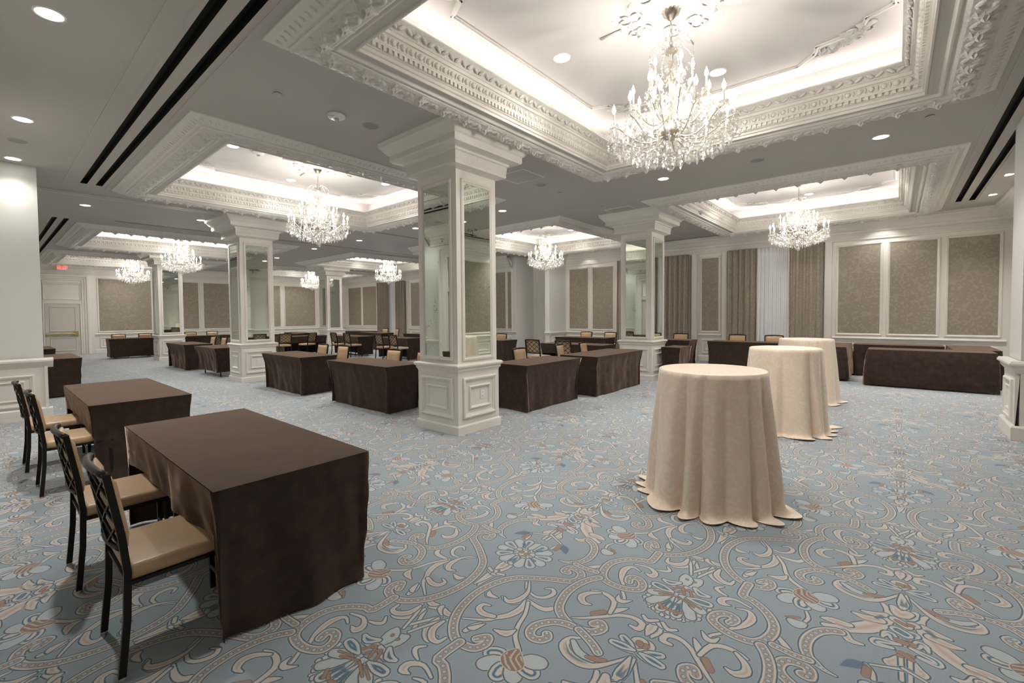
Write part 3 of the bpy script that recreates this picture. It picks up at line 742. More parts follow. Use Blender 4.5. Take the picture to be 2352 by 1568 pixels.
# ---------------------------------------------------------------- walls
BASE = [(0, .17), (.02, .17), (.03, .15), (.03, 0)]
RAIL = [(0, .855), (.045, .85), (.06, .835), (.06, .815), (.045, .80), (.03, .795), (.03, .77), (.018, .76), (.012, .73), (0, .725)]
CROWN = [(0, 3.37), (.03, 3.375), (.035, 3.40), (.02, 3.41), (.02, 3.55), (.05, 3.56), (.06, 3.60), (.12, 3.63), (.20, 3.70), (.29, 3.75), (.30, 3.78), (.36, 3.785), (.37, H)]
FRAMEP = [(0, 0), (0, .022), (.012, .03), (.028, .028), (.036, .015), (.05, .012), (.055, 0)]
FRAMES = [(0, 0), (0, .015), (.01, .022), (.02, .018), (.03, 0)]
def wallT(ox, oy, ux, uy, nx, ny):
    return lambda u, v, w: (ox+ux*u+nx*w, oy+uy*u+ny*w, v)
def dress(wall, T, upper=(), lower=(), rails=(), bases=(), crown=()):
    for u0, u1 in upper:
        mb = MB(); mb.ring(FRAMEP, u0-.055, .90, u1+.055, 3.28, T); mb.build('panel_moulding', M['paint'], wall)
        mb = MB(); mb.box(u0, .955, .001, u1, 3.225, .006, T); mb.build('wallpaper_panel', M['damask'], wall)
    for u0, u1 in lower:
        mb = MB(); mb.ring(FRAMEP, u0, .23, u1, .68, T)
        if u1-u0 > .35: mb.ring(FRAMES, u0+.11, .34, u1-.11, .57, T)
        mb.build('wainscot_moulding', M['paint'], wall)
    for u0, u1 in rails:
        mb = MB(); mb.extr(RAIL, u0, u1, T); mb.build('chair_rail', M['paint'], wall)
    for u0, u1 in bases:
        mb = MB(); mb.extr(BASE, u0, u1, T); mb.build('skirting', M['paint'], wall)
    for u0, u1 in crown:
        mb = MB(); mb.extr(CROWN, u0, u1, T); mb.build('crown_moulding', M['paint'], wall)
        mb = MB(); mb.extr([(.021, 3.42), (.028, 3.44), (.028, 3.52), (.021, 3.54)], u0, u1, T); mb.build('frieze_relief', M['plaster'], wall)
def slab(name, pts, mat):
    mb = MB(); mb.quad(*pts); return struct(mb.build(name, mat))
def pil(T, u0, u1, wall, w=.05, z0=.17, z1=3.38):
    mb = MB(); mb.box(u0, z0, -.001, u1, z1, w, T); mb.box(u0-.01, 0, -.001, u1+.01, z0, w+.02, T); mb.build('pilaster', M['paint'], wall)

# wall with the windows (x = XR), u runs along +y
wr = slab('wall_right', [(XR, YN, 0), (XR, YF, 0), (XR, YF, 4.4), (XR, YN, 4.4)], M['paint'])
T = wallT(XR, 0, 0, 1, -1, 0)
dress(wr, T, upper=[(-1.72, -.92), (-.72, .12), (.31, 1.15), (4.12, 4.60), (7.66, 8.47), (8.68, 9.48), (22.5, 23.9), (24.1, 25.5), (15.4, 16.6), (16.8, 18.0), (13.5, 14.9), (18.5, 19.3)],
      lower=[(-1.72, -.92), (-.72, .12), (.31, 1.15), (4.12, 4.60), (7.66, 8.47), (8.68, 9.48), (22.5, 23.9), (24.1, 25.5), (15.4, 16.6), (16.8, 18.0), (13.5, 14.9), (18.5, 19.3)],
      rails=[(-1.85, 1.27), (4.02, 4.70), (7.58, 9.65), (13.0, 19.5), (22.35, YF)], bases=[(-1.9, 1.27), (4.02, 4.70), (7.58, 9.65), (9.85, 11.2), (13.0, 19.5), (22.35, YF)],
      crown=[(-1.95, 9.65), (13.0, YF)])
for a, b in ((1.29, 1.44), (3.86, 4.0), (4.74, 4.90), (7.44, 7.58), (19.5, 19.62), (22.3, 22.42)): pil(T, a, b, wr, .07)
# fin and block either side of the plain alcove
T = wallT(14.06, 9.65, 1, 0, 0, -1)
mb = MB(); mb.box(14.06, 9.65, 0, XR, 9.85, H); f_ = struct(mb.build('wall_fin', M['wallpaint']))
dress(f_, T, lower=[(.18, .95)], rails=[(-.0, 1.14)], bases=[(0, 1.14)], crown=[(.0, 1.14)])
T = wallT(14.06, 9.65, 0, 1, -1, 0); dress(f_, T, rails=[(-.06, .2)], bases=[(-.03, .2)])
mb = MB(); mb.box(14.06, 11.22, 0, XR, 13.0, H); f_ = struct(mb.build('wall_block', M['wallpaint']))
T = wallT(14.06, 11.22, 0, 1, -1, 0); dress(f_, T, upper=[(.26, .44), (.56, 1.5)], lower=[(.26, .44), (.56, 1.5)], rails=[(0, 1.78)], bases=[(0, 1.78)], crown=[(.18, 1.78)])

# far wall (y = YF), u runs along +x
wf = slab('wall_far', [(XL, YF, 0), (XR, YF, 0), (XR, YF, 4.4), (XL, YF, 4.4)], M['paint'])
T = wallT(0, YF, 1, 0, 0, -1)
ups = [(3.36, 5.22), (5.55, 7.14), (7.38, 8.95), (9.3, 11.14), (11.42, 13.2), (13.5, 14.9)]
dress(wf, T, upper=ups, lower=[(3.36, 5.22), (5.55, 7.14), (7.38, 8.95), (9.3, 11.14), (11.42, 13.2), (13.5, 14.9)], rails=[(3.2, XR)], bases=[(3.2, XR), (XL, 1.3)], crown=[(XL, XR)])
# double-cased door in the far wall
dr = bpy.data.objects.new('door_1', None); C.objects.link(dr); dr.location = (2.2, YF, 0); struct(dr)
Td = lambda u, v, w: (u, -w, v)
mb = MB(); mb.ring([(0, 0), (0, .10), (.03, .12), (.09, .12), (.11, .09), (.16, .08), (.20, .05), (.25, .05), (.26, .02)], -.86, -.3, .86, 3.36, Td); 
me = mb.mesh('casing', M['paint']); bm = bmesh.new(); bm.from_mesh(me); bmesh.ops.delete(bm, geom=[v for v in bm.verts if v.co.z < -.001 and False], context='VERTS')
bmesh.ops.bisect_plane(bm, geom=list(bm.verts)+list(bm.edges)+list(bm.faces), plane_co=(0, 0, 0), plane_no=(0, 0, -1), clear_outer=True); bm.to_mesh(me); bm.free(); link('casing', me, dr)
mb = MB(); mb.box(-.53, 0, .0, .53, 2.14, .03, Td); mb.build('door_leaf', M['door'], dr)
leaf = dr.children[-1]
for v0, v1 in ((.98, 2.0), (.17, .72)):
    mb = MB(); mb.ring([(0, .03), (0, .045), (.015, .05), (.03, .03)], -.40, v0, .40, v1, Td); mb.build('door_moulding', M['door'], leaf)
mb = MB(); mb.tube([(-.50, -.09, .87), (.38, -.09, .87)], .028, 10); mb.tube([(-.5, -.02, .87), (-.5, -.1, .87)], .03, 8); mb.box(.34, -.10, .80, .46, -.03, .98); mb.build('push_bar', M['brass'], leaf)
mb = MB(); mb.box(-.60, 2.14, .0, .60, 2.26, .05, Td); mb.ring(FRAMEP, -.58, 2.30, .58, 2.98, Td); mb.box(-.60, 3.02, 0, .60, 3.10, .06, Td)
mb.build('overdoor_panel', M['paint'], dr)
mb = MB(); mb.box(-.60, 0, 0, -.54, 2.14, .06, Td); mb.box(.54, 0, 0, .60, 2.14, .06, Td); mb.build('door_jamb', M['paint'], dr)

# left wall, projecting pier, wall behind the camera
wl = slab('wall_left', [(XL, YN, 0), (XL, YF, 0), (XL, YF, 4.4), (XL, YN, 4.4)], M['wallpaint'])
T = wallT(XL, 0, 0, 1, 1, 0)
lw = [(-1.9, -.6), (.2, 1.6), (1.9, 3.3), (3.6, 5.0), (5.3, 6.5), (11.0, 12.6), (13.0, 14.6), (15.0, 16.6), (17.0, 18.6), (19.0, 20.6), (21.0, 22.6), (23.0, 24.6)]
dress(wl, T, lower=lw, rails=[(YN, 6.7), (9.1, 9.79), (10.2, YF)], bases=[(YN, 6.7), (9.1, 9.79), (10.2, YF)], crown=[(YN, 9.5), (10.2, YF)])
mb = MB(); mb.box(XL, 9.79, 0, .60, 10.25, H); pr = struct(mb.build('wall_pier', M['wallpaint']))
T = wallT(XL, 9.79, 1, 0, 0, -1)
mb = MB(); mb.box(0, 0, 0, .885, .80, .03, T); mb.build('pier_dado', M['paint'], pr)
T2_ = wallT(XL, 9.76, 1, 0, 0, -1)
mb = MB(); mb.ring(FRAMEP, .02, .20, .74, .68, T2_); mb.ring(FRAMES, .12, .29, .64, .59, T2_); mb.build('wainscot_moulding', M['paint'], pr)
mb = MB(); mb.extr([(0, .17), (.02, .17), (.035, .15), (.035, 0)], 0, .93, T2_); mb.build('skirting', M['paint'], pr)
mb = MB(); mb.extr([(0, .93), (.05, .925), (.07, .90), (.07, .875), (.045, .86), (.035, .83), (.015, .80), (0, .78)], 0, .95, T2_); mb.build('chair_rail', M['paint'], pr)
T3_ = wallT(.60, 9.73, 0, 1, 1, 0)
mb = MB(); mb.box(0, 0, 0, .5, .80, .035, T3_); mb.build('pier_side_dado', M['paint'], pr)

dr3 = bpy.data.objects.new('door_3', None); C.objects.link(dr3); dr3.location = (XL, 7.9, 0); struct(dr3)
Td = lambda u, v, w: (w, u, v)
mb = MB(); mb.ring([(0, 0), (0, .10), (.03, .12), (.09, .12), (.11, .09), (.18, .08), (.24, .05), (.30, .05), (.31, .02)], -1.2, -.3, 1.2, 3.34, Td)
me = mb.mesh('casing', M['paint']); bm = bmesh.new(); bm.from_mesh(me)
bmesh.ops.bisect_plane(bm, geom=list(bm.verts)+list(bm.edges)+list(bm.faces), plane_co=(0, 0, 0), plane_no=(0, 0, -1), clear_outer=True); bm.to_mesh(me); bm.free(); link('casing', me, dr3)
mb = MB(); mb.box(-.88, 2.14, 0, .88, 2.24, .06, Td); mb.ring(FRAMEP, -.85, 2.3, .85, 2.95, Td); mb.build('overdoor_panel', M['paint'], dr3)
for s_ in (-1, 1):
    mb = MB(); mb.box(min(s_*.01, s_*.86), 0, 0, max(s_*.01, s_*.86), 2.14, .03, Td); lf = mb.build('door_leaf', M['door'], dr3)
    for v0, v1 in ((.98, 2.0), (.17, .80)):
        mb = MB(); mb.ring([(0, .03), (0, .045), (.015, .05), (.03, .03)], min(s_*.14, s_*.74), v0, max(s_*.14, s_*.74), v1, Td); mb.build('door_moulding', M['door'], lf)

# near walls on the right, with the second pier
wn = slab('wall_near', [(8.75, -1.95, 0), (XR, -1.95, 0), (XR, -1.95, 4.4), (8.75, -1.95, 4.4)], M['paint'])
T = wallT(0, -1.95, 1, 0, 0, 1)
dress(wn, T, bases=[(8.8, 12.2), (14.4, XR)], crown=[(8.75, XR)], rails=[(8.8, 11.8)], upper=[(9.95, 11.35)], lower=[(9.0, 9.7), (9.95, 11.35)])
dr2 = bpy.data.objects.new('door_2', None); C.objects.link(dr2); dr2.location = (13.2, -1.95, 0); struct(dr2)
Td = lambda u, v, w: (u, w, v)
mb = MB(); mb.ring([(0, 0), (0, .10), (.03, .12), (.09, .12), (.11, .09), (.18, .08), (.24, .05), (.30, .05), (.31, .02)], -1.35, -.3, 1.35, 3.34, Td)
me = mb.mesh('casing', M['paint']); bm = bmesh.new(); bm.from_mesh(me)
bmesh.ops.bisect_plane(bm, geom=list(bm.verts)+list(bm.edges)+list(bm.faces), plane_co=(0, 0, 0), plane_no=(0, 0, -1), clear_outer=True); bm.to_mesh(me); bm.free(); link('casing', me, dr2)
for s_ in (-1, 1):
    mb = MB(); mb.box(min(s_*.01, s_*1.0), 0, 0, max(s_*.01, s_*1.0), 2.14, .03, Td); lf = mb.build('door_leaf', M['door'], dr2)
    for v0, v1 in ((.98, 2.0), (.17, .80)):
        mb = MB(); mb.ring([(0, .03), (0, .045), (.015, .05), (.03, .03)], min(s_*.14, s_*.88), v0, max(s_*.14, s_*.88), v1, Td); mb.build('door_moulding', M['door'], lf)
mb = MB(); mb.box(-1.05, 2.14, 0, 1.05, 2.24, .06, Td); mb.ring(FRAMEP, -1.0, 2.3, 1.0, 2.95, Td); mb.build('overdoor_panel', M['paint'], dr2)
mb = MB(); mb.box(8.05, -2.2, 0, 8.75, -1.10, H); pr = struct(mb.build('wall_pier_near', M['wallpaint']))
for (T_, L_) in ((wallT(8.75, -1.10, -1, 0, 0, 1), .70), (wallT(8.05, -1.10, 0, -1, -1, 0), 1.1)):
    mb = MB(); mb.extr([(0, .80), (.04, .80), (.04, 0)], -.0, L_+.0, T_); mb.ring(FRAMEP, .12, .22, L_-.10, .70, lambda u, v, w, T_=T_: T_(u, v, w+.04)); mb.ring(FRAMES, .22, .31, L_-.20, .61, lambda u, v, w, T_=T_: T_(u, v, w+.04))
    mb.build('pier_dado', M['paint'], pr)
cap_ = lambda prof: [(r, z) for r, z in prof]
mb = MB(); mb.ring([(-.01, .93), (-.085, .925), (-.10, .90), (-.10, .88), (-.075, .86), (-.07, .83), (-.05, .80), (-.03, .78)], 8.05, -2.15, 8.75, -1.10); mb.build('chair_rail', M['paint'], pr)
mb = MB(); mb.ring([(-.04, .17), (-.06, .17), (-.075, .15), (-.075, 0)], 8.05, -2.15, 8.75, -1.10); mb.build('skirting', M['paint'], pr)
wb = slab('wall_back', [(XL, YN, 0), (8.75, YN, 0), (8.75, YN, 4.4), (XL, YN, 4.4)], M['paint'])
T = wallT(0, YN, 1, 0, 0, 1)
dress(wb, T, upper=[(1.0, 2.2), (2.5, 3.7), (4.0, 5.2), (5.5, 6.7)], lower=[(1.0, 2.2), (2.5, 3.7), (4.0, 5.2), (5.5, 6.7)], rails=[(XL, 8.0)], bases=[(XL, 8.0)], crown=[(XL, 8.0)])

# ---------------------------------------------------------------- windows and curtains
def window(n, y0, y1):
    w = bpy.data.objects.new('window_%d' % n, None); C.objects.link(w); struct(w); w.location = (XR, (y0+y1)/2, 0)
    hw = (y1-y0)/2-.25; Tw = lambda u, v, k: (-k, u, v)
    mb = MB(); mb.ring([(0, 0), (0, .02), (.06, .02), (.06, .008)], -hw, .5, hw, 3.2, Tw); mb.box(-.02, .5, .004, .02, 3.2, .018, Tw); mb.box(-hw, 1.8, .004, hw, 1.84, .018, Tw); mb.build('window_frame', M['paint'], w)
    mb = MB(); mb.box(-hw, .5, .001, hw, 3.2, .005, Tw); mb.build('pane', M['sheer'], w)
for n_, (a, b) in enumerate(((1.45, 3.85), (4.92, 7.42), (19.65, 22.28))): window(n_+1, a, b)
def drape(name, y0, y1, x, amp, wl_, seed, mat, z0=.02, z1=3.39):
    r = random.Random(seed); L = y1-y0; n = max(16, int(L/.018)); rows = [z0, .4, 1.0, 1.8, 2.6, 3.2, z1]
    ph = [r.uniform(0, 6.28) for _ in range(3)]
    mb = MB(); V = []; F = []
    def off(s, z):
        q = (z-z0)/(z1-z0)
        return amp*(math.sin(2*PI*s/wl_+.25*math.sin(ph[1]+z*1.3))*(1-.25*q)+.35*math.sin(2*PI*s/(wl_*2.3)+ph[0]))
    for side in (0, 1):
        for z in rows:
            for i in range(n+1):
                s = L*i/n
                V.append((x+off(s, z)+side*.006, y0+s+.012*math.sin(4*PI*s/wl_+z), z))
    R_ = len(rows)
    for side in (0, 1):
        b = side*R_*(n+1)
        for j in range(R_-1):
            for i in range(n):
                a = b+j*(n+1)+i; F.append((a, a+1, a+n+2, a+n+1))
    for i in range(n): F += [(i, i+1, i+1+R_*(n+1), i+R_*(n+1)), ((R_-1)*(n+1)+i, (R_-1)*(n+1)+i+1, (R_-1)*(n+1)+i+1+R_*(n+1), (R_-1)*(n+1)+i+R_*(n+1))]
    mb.add(V, F)
    return mb.build(name, mat, smooth=True)
def curtain(y0, y1, seed, label, fringe_at=None, x=15.03):
    o = drape('curtain', y0, y1, x, .045, .155, seed, M['curtain'])
    tag(o, label, 'curtain', 'taupe curtains along the window wall')
    if fringe_at is not None:
        mb = MB()
        for k in range(150):
            z = .05+k*.0222; mb.drop((x-.055, fringe_at+rnd.uniform(-.012, .012), z+.018), .010, .022)
        link('fringe', mb.mesh('fringe', M['fringe']), o); struct(o.children[0], 'stuff')
curtain(3.05, 3.83, 1, 'taupe curtain beside the narrow wallpaper panel, dark fringe along its free edge', 3.06)
curtain(1.46, 2.22, 2, 'taupe curtain next to the three wide wallpaper panels, dark fringed edge', 2.21)
curtain(4.95, 5.70, 3, 'taupe curtain just right of the mirrored column nearest the window wall', 5.71)
curtain(6.70, 7.42, 4, 'taupe curtain mostly hidden behind the mirrored column nearest the window wall', 6.69)
curtain(21.1, 22.2, 5, 'wide taupe curtain in the far corner beside two wallpaper panels', 21.12)
curtain(19.66, 20.4, 6, 'taupe curtain at the far window, nearest side of its sheer', 20.40)
for (a, b, s_, lab) in ((2.05, 3.2, 11, 'white sheer curtain hanging between two taupe curtains near the round tables'), (5.5, 6.9, 12, 'white sheer curtain behind the mirrored column nearest the window wall'), (20.2, 21.3, 13, 'white sheer curtain at the far window between taupe curtains')):
    tag(drape('sheer_curtain', a, b, 15.12, .018, .10, s_, M['sheer']), lab, 'curtain', 'sheer curtains')

# ================================================================ COLUMNS
def make_column(label):
    S = .743/2; t = thing('mirrored_column', label, 'column', group='mirrored square columns')
    B_ = .40; 
    mb = MB(); mb.ring([(0, .0), (0, .10), (.008, .115), (.02, .12), (.02, .13)], -.4115, -.4115, .4115, .4115); mb.build('plinth', M['paint'], t)
    mb = MB(); mb.ring([(0, .12), (0, .80)], -.39, -.39, .39, .39); mb.build('pedestal', M['paint'], t)
    mb = MB(); mb.ring([(.035, .905), (-.025, .90), (-.045, .885), (-.045, .862), (-.03, .845), (-.02, .84), (-.022, .815), (-.010, .805), (0, .775)], -.39, -.39, .39, .39)
    rail = mb.build('chair_rail', M['paint'], t)
    mb = MB()
    for x, y, tx, ty in along(-.432, -.432, .432, .432, .036):
        nx, ny = ty, -tx; egg(mb, (x, y, .874), (tx*.8, ty*.8, .35), (-tx*.3, -ty*.3, .9), (nx, ny, 0), .017, .010, .010)
    struct(mb.build('rope_row', M['paint'], rail), 'stuff')
    mb = MB(); mb.ring([(0, .90), (0, 3.40)], -S, -S, S, S); shaft = mb.build('shaft', M['paint'], t)
    mb = MB(); mb.ring([(-.0, 3.355), (-.05, 3.37), (-.105, 3.385), (-.11, 3.41), (-.105, 3.42), (-.115, 3.53), (-.135, 3.54), (-.14, 3.565), (-.16, 3.57), (-.255, 3.58), (-.265, 3.60), (-.265, 3.665), (-.29, 3.68), (-.33, 3.73), (-.37, 3.77), (-.38, H)], -S, -S, S, S)
    mb.build('capital', M['paint'], t)
    mb = MB(); mb.ring([(-.107, 3.425), (-.117, 3.525)], -S-.001, -S-.001, S+.001, S+.001); mb.build('capital_frieze', M['plaster'], t)
    for k in range(4):
        a = k*PI/2; c_, s_ = math.cos(a), math.sin(a)
        def TT(off):
            return lambda u, v, w: (c_*(off+w)-s_*u, s_*(off+w)+c_*u, v)
        mb = MB(); mb.box(-.245, .985, .002, .245, 3.20, .008, TT(S)); mi = mb.build('mirror', M['mirror'], t)
        mb = MB(); mb.ring([(0, 0), (0, .012), (.012, .022), (.03, .024), (.038, .012), (.05, .014), (.055, .006)], -.295, .935, .295, 3.25, TT(S)); mb.build('mirror_frame', M['paint'], t)
        mb = MB(); mb.ring(FRAMEP, -.31, .20, .31, .72, TT(.39)); mb.ring([(0, 0), (0, .018), (.012, .026), (.028, .018), (.034, 0)], -.20, .31, .20, .61, TT(.39)); mb.build('pedestal_moulding', M['paint'], t)
    return t
col1 = make_column('mirrored column standing closest, white outlet on its base')
col1.location = (3.97+.3715, 4.12+.3715, 0)
for x, y, lab in ((3.97, 11.3, 'mirrored column beyond the pair of dark tables, between nearest and farthest column'), (4.12, 19.4, 'mirrored column farthest away, beside the table under the far door wall'),
                  (10.05, 4.12, 'mirrored column nearest the curtained windows'), (10.42, 19.3, 'mirrored column in the far half behind the lattice back chairs'), (10.05, 11.3, 'mirrored column almost wholly hidden behind the closest one')):
    dup(col1, (x+.3715, y+.3715, 0), 0, lab)
def outlet(loc, rot, label, cat='outlet', screen=False):
    t = thing('power_outlet', label, cat, loc, rot, 'white outlets on column bases')
    mb = MB(); mb.box(-.036, -.006, -.058, .036, 0, .058); mb.build('cover_plate', M['white'], t)
    for z in (-.025, .025):
        mb = MB(); mb.box(-.016, -.009, z-.016, .016, -.005, z+.016); s = mb.build('socket', M['white'], t)
        mb = MB(); mb.box(-.008, -.0095, z-.007, -.005, -.0088, z+.006); mb.box(.004, -.0095, z-.007, .007, -.0088, z+.006); mb.build('socket_slot', M['black'], s)
outlet((4.395, 4.1010, .475), 0, 'white outlet on the closest column base')
outlet((10.52, 4.1010, .43), 0, 'white outlet on the column base by the curtained windows')
outlet((4.32, 11.281, .46), 0, 'white outlet on the middle column base, above a dark table top')

# ================================================================ CHANDELIERS
def make_chandelier(label):
    """origin at the canopy on the recess ceiling (z = 0), everything hangs below"""
    t = thing('crystal_chandelier', label, 'chandelier', group='crystal candle chandeliers')
    mb = MB(); mb.lathe([(.0, 0), (.085, 0), (.09, -.012), (.075, -.03), (.07, -.05), (.045, -.07), (.03, -.09), (.012, -.105), (.0, -.11)], 20); mb.build('canopy', M['silver'], t, True)
    mb = MB()
    for k in range(7):
        z0 = -.105-k*.036; a = (k % 2)*PI/2; pts = []
        for q in range(9):
            an = 2*PI*q/8; x = .011*math.cos(an); pts.append((x*math.cos(a), x*math.sin(a), z0-.024+.024*math.sin(an)))
        mb.tube(pts, .0035, 4, False)
    mb.build('chain', M['silver'], t)
    Z = lambda z: z-4.35          # heights given above the carpet
    mb = MB(); mb.lathe([(0, Z(4.02)), (.02, Z(4.01)), (.035, Z(3.98)), (.05, Z(3.95)), (.02, Z(3.92)), (.014, Z(3.8)), (.03, Z(3.74)), (.045, Z(3.70)), (.02, Z(3.66)), (.015, Z(3.5)), (.05, Z(3.42)), (.06, Z(3.36)), (.03, Z(3.3)), (.10, Z(3.24)), (.11, Z(3.20)), (.04, Z(3.15)), (0, Z(3.14))], 14)
    mb.build('stem', M['silver'], t, True)
    # arms
    tiers = [(12, .53, 3.30, 3.20, .09), (8, .34, 3.50, 3.36, .08), (5, .19, 3.70, 3.60, .07)]
    drops = []      # positions for hanging crystals
    for (n, R, zc, zr, sag) in tiers:
        mb = MB(); pts = []
        for q in range(11):
            s = q/10; r = .04+(R-.04)*s
            z = zr+(zc-.03-zr)*s**2.2-sag*math.sin(PI*min(1, s*1.15))*(1.0 if s < .87 else .5)
            pts.append((r, 0, Z(z)))
        pts.append((R, 0, Z(zc-.02)))
        mb.tube(pts, .0065, 6)
        arm = mb.mesh('arm', M['silver'], True)
        mb = MB(); mb.lathe([(.0, -.012), (.02, -.012), (.036, .0), (.038, .004), (.012, .004)], 12); pan = mb.mesh('drip_pan', M['crystal'])
        mb = MB(); mb.lathe([(.009, .0), (.0095, .10), (.006, .102), (0, .102)], 8); cnd = mb.mesh('candle', M['candle'])
        mb = MB(); mb.lathe([(.004, .102), (.014, .118), (.018, .134), (.014, .154), (.006, .174), (.001, .192)], 8); blb = mb.mesh('bulb', M['bulb'], True)
        for k in range(n):
            a = 2*PI*(k+.5*(n == 8))/n+.2
            o = link('arm', arm, t, (0, 0, 0), a)
            p = (R*math.cos(a), R*math.sin(a), Z(zc-.01))
            link('drip_pan', pan, t, p); c = link('candle', cnd, t, p); link('bulb', blb, c)
            for q in range(6):
                b = q*PI/3; drops.append((p[0]+.036*math.cos(b), p[1]+.036*math.sin(b), p[2]-.004, .011, .050))
                if q % 2 == 0: drops.append((p[0]+.036*math.cos(b), p[1]+.036*math.sin(b), p[2]-.056, .009, .030))
            drops.append((p[0], p[1], p[2]-.06, .016, .085))
            a2 = a+2*PI/n
            for q in range(1, 9):        # swags between neighbours
                s = q/9; x = R*((1-s)*math.cos(a)+s*math.cos(a2)); y = R*((1-s)*math.sin(a)+s*math.sin(a2))
                drops.append((x, y, p[2]-.03-.13*math.sin(PI*s), .009, .020))
                if q in (2, 4, 5, 7): drops.append((x, y, p[2]-.055-.13*math.sin(PI*s), .012, .055))
            for q in range(1, 8):        # strings rising to the stem
                s = q/8; drops.append((R*(1-s)*math.cos(a), R*(1-s)*math.sin(a), p[2]+(.26)*s*s-.01, .008, .018))
    # crown fronds
    mb = MB(); mb.tube([(.02, 0, Z(3.94)), (.06, 0, Z(4.01)), (.12, 0, Z(4.02)), (.17, 0, Z(3.98)), (.20, 0, Z(3.93))], [.006, .008, .008, .006, .003], 5)
    fr = mb.mesh('crown_frond', M['crystal'], True)
    for k in range(8):
        a = k*PI/4; link('crown_frond', fr, t, (0, 0, 0), a)
        for q in range(7): drops.append((.20*math.cos(a), .20*math.sin(a), Z(3.93)-.028*q, .010 if q < 6 else .014, .026 if q < 6 else .06))
        for q in range(1, 7):
            s = q/7; drops.append(((.2*(1-s)+.06*s)*math.cos(a), (.2*(1-s)+.06*s)*math.sin(a), Z(3.93)-.10*math.sin(PI*s)-.12*s, .008, .02))
    for k in range(10): 
        a = 2*PI*k/10; drops.append((.05*math.cos(a), .05*math.sin(a), Z(4.0), .013, .06))
    # basket of crystals underneath
    for r, z, n in ((.56, 3.17, 30), (.50, 3.12, 34), (.43, 3.09, 32), (.36, 3.06, 28), (.28, 3.04, 22), (.20, 3.01, 16), (.12, 2.99, 9), (.06, 2.97, 5)):
        for k in range(n):
            a = 2*PI*k/n+r*9; rr = r+rnd.uniform(-.02, .02); zz = Z(z+rnd.uniform(-.02, .03))
            for q in range(3): drops.append((rr*math.cos(a), rr*math.sin(a), zz+.028*q, .009, .022))
            drops.append((rr*math.cos(a), rr*math.sin(a), zz, rnd.uniform(.012, .017), rnd.uniform(.055, .085)))
    for k in range(260):
        a = rnd.uniform(0, 2*PI); r = .52*math.sqrt(rnd.random()); drops.append((r*math.cos(a), r*math.sin(a), Z(rnd.uniform(3.06, 3.34-.1*r)), rnd.uniform(.008, .014), rnd.uniform(.02, .05)))
    for k in range(90):
        a = rnd.uniform(0, 2*PI); z = rnd.uniform(3.4, 3.85); r = rnd.uniform(.03, .06+.28*(3.9-z)); drops.append((r*math.cos(a), r*math.sin(a), Z(z), rnd.uniform(.008, .013), rnd.uniform(.02, .05)))
    mb = MB()
    for x, y, z, r, h in drops: mb.drop((x, y, z), r, h, 4)
    struct(mb.build('crystal_drops', M['crystal'], t), 'stuff')
    mb = MB(); mb.lathe([(0, Z(2.95)), (.012, Z(2.945)), (.03, Z(2.925)), (.036, Z(2.90)), (.028, Z(2.875)), (.01, Z(2.86)), (0, Z(2.857))], 10); mb.build('crystal_ball', M['crystal'], t)
    ld = bpy.data.lights.new('chandelier_glow', 'POINT'); ld.energy = P_CHAND; ld.color = WARMER; ld.shadow_soft_size = .09
    lo = bpy.data.objects.new('chandelier_glow', ld); C.objects.link(lo); lo.parent = t; lo.location = (0, 0, Z(3.40))
    return t
CH = [((4.34, 1.60), 'crystal chandelier closest to the round ivory tables, largest in view'),
      ((4.34, 8.30), 'crystal chandelier over the pair of brown tables left of the closest column'),
      ((4.25, 17.0), 'crystal chandelier between the middle and farthest mirrored columns on the door side'),
      ((4.14, 23.35), 'crystal chandelier farthest away, near the brass-barred door'),
      ((11.95, 1.62), 'crystal chandelier near the white sheer curtain and wide wallpaper panels'),
      ((11.9, 8.30), 'crystal chandelier hanging in front of the plain alcove'),
      ((11.7, 16.4), 'crystal chandelier above the lattice back chairs, in front of the far window'),
      ((11.5, 22.8), 'small distant crystal chandelier beside the far column')]
ch = make_chandelier(CH[0][1]); ch.location = (*CH[0][0], 4.35)
for (p, lab) in CH[1:]: dup(ch, (*p, 4.35), rnd.uniform(0, .5), lab)

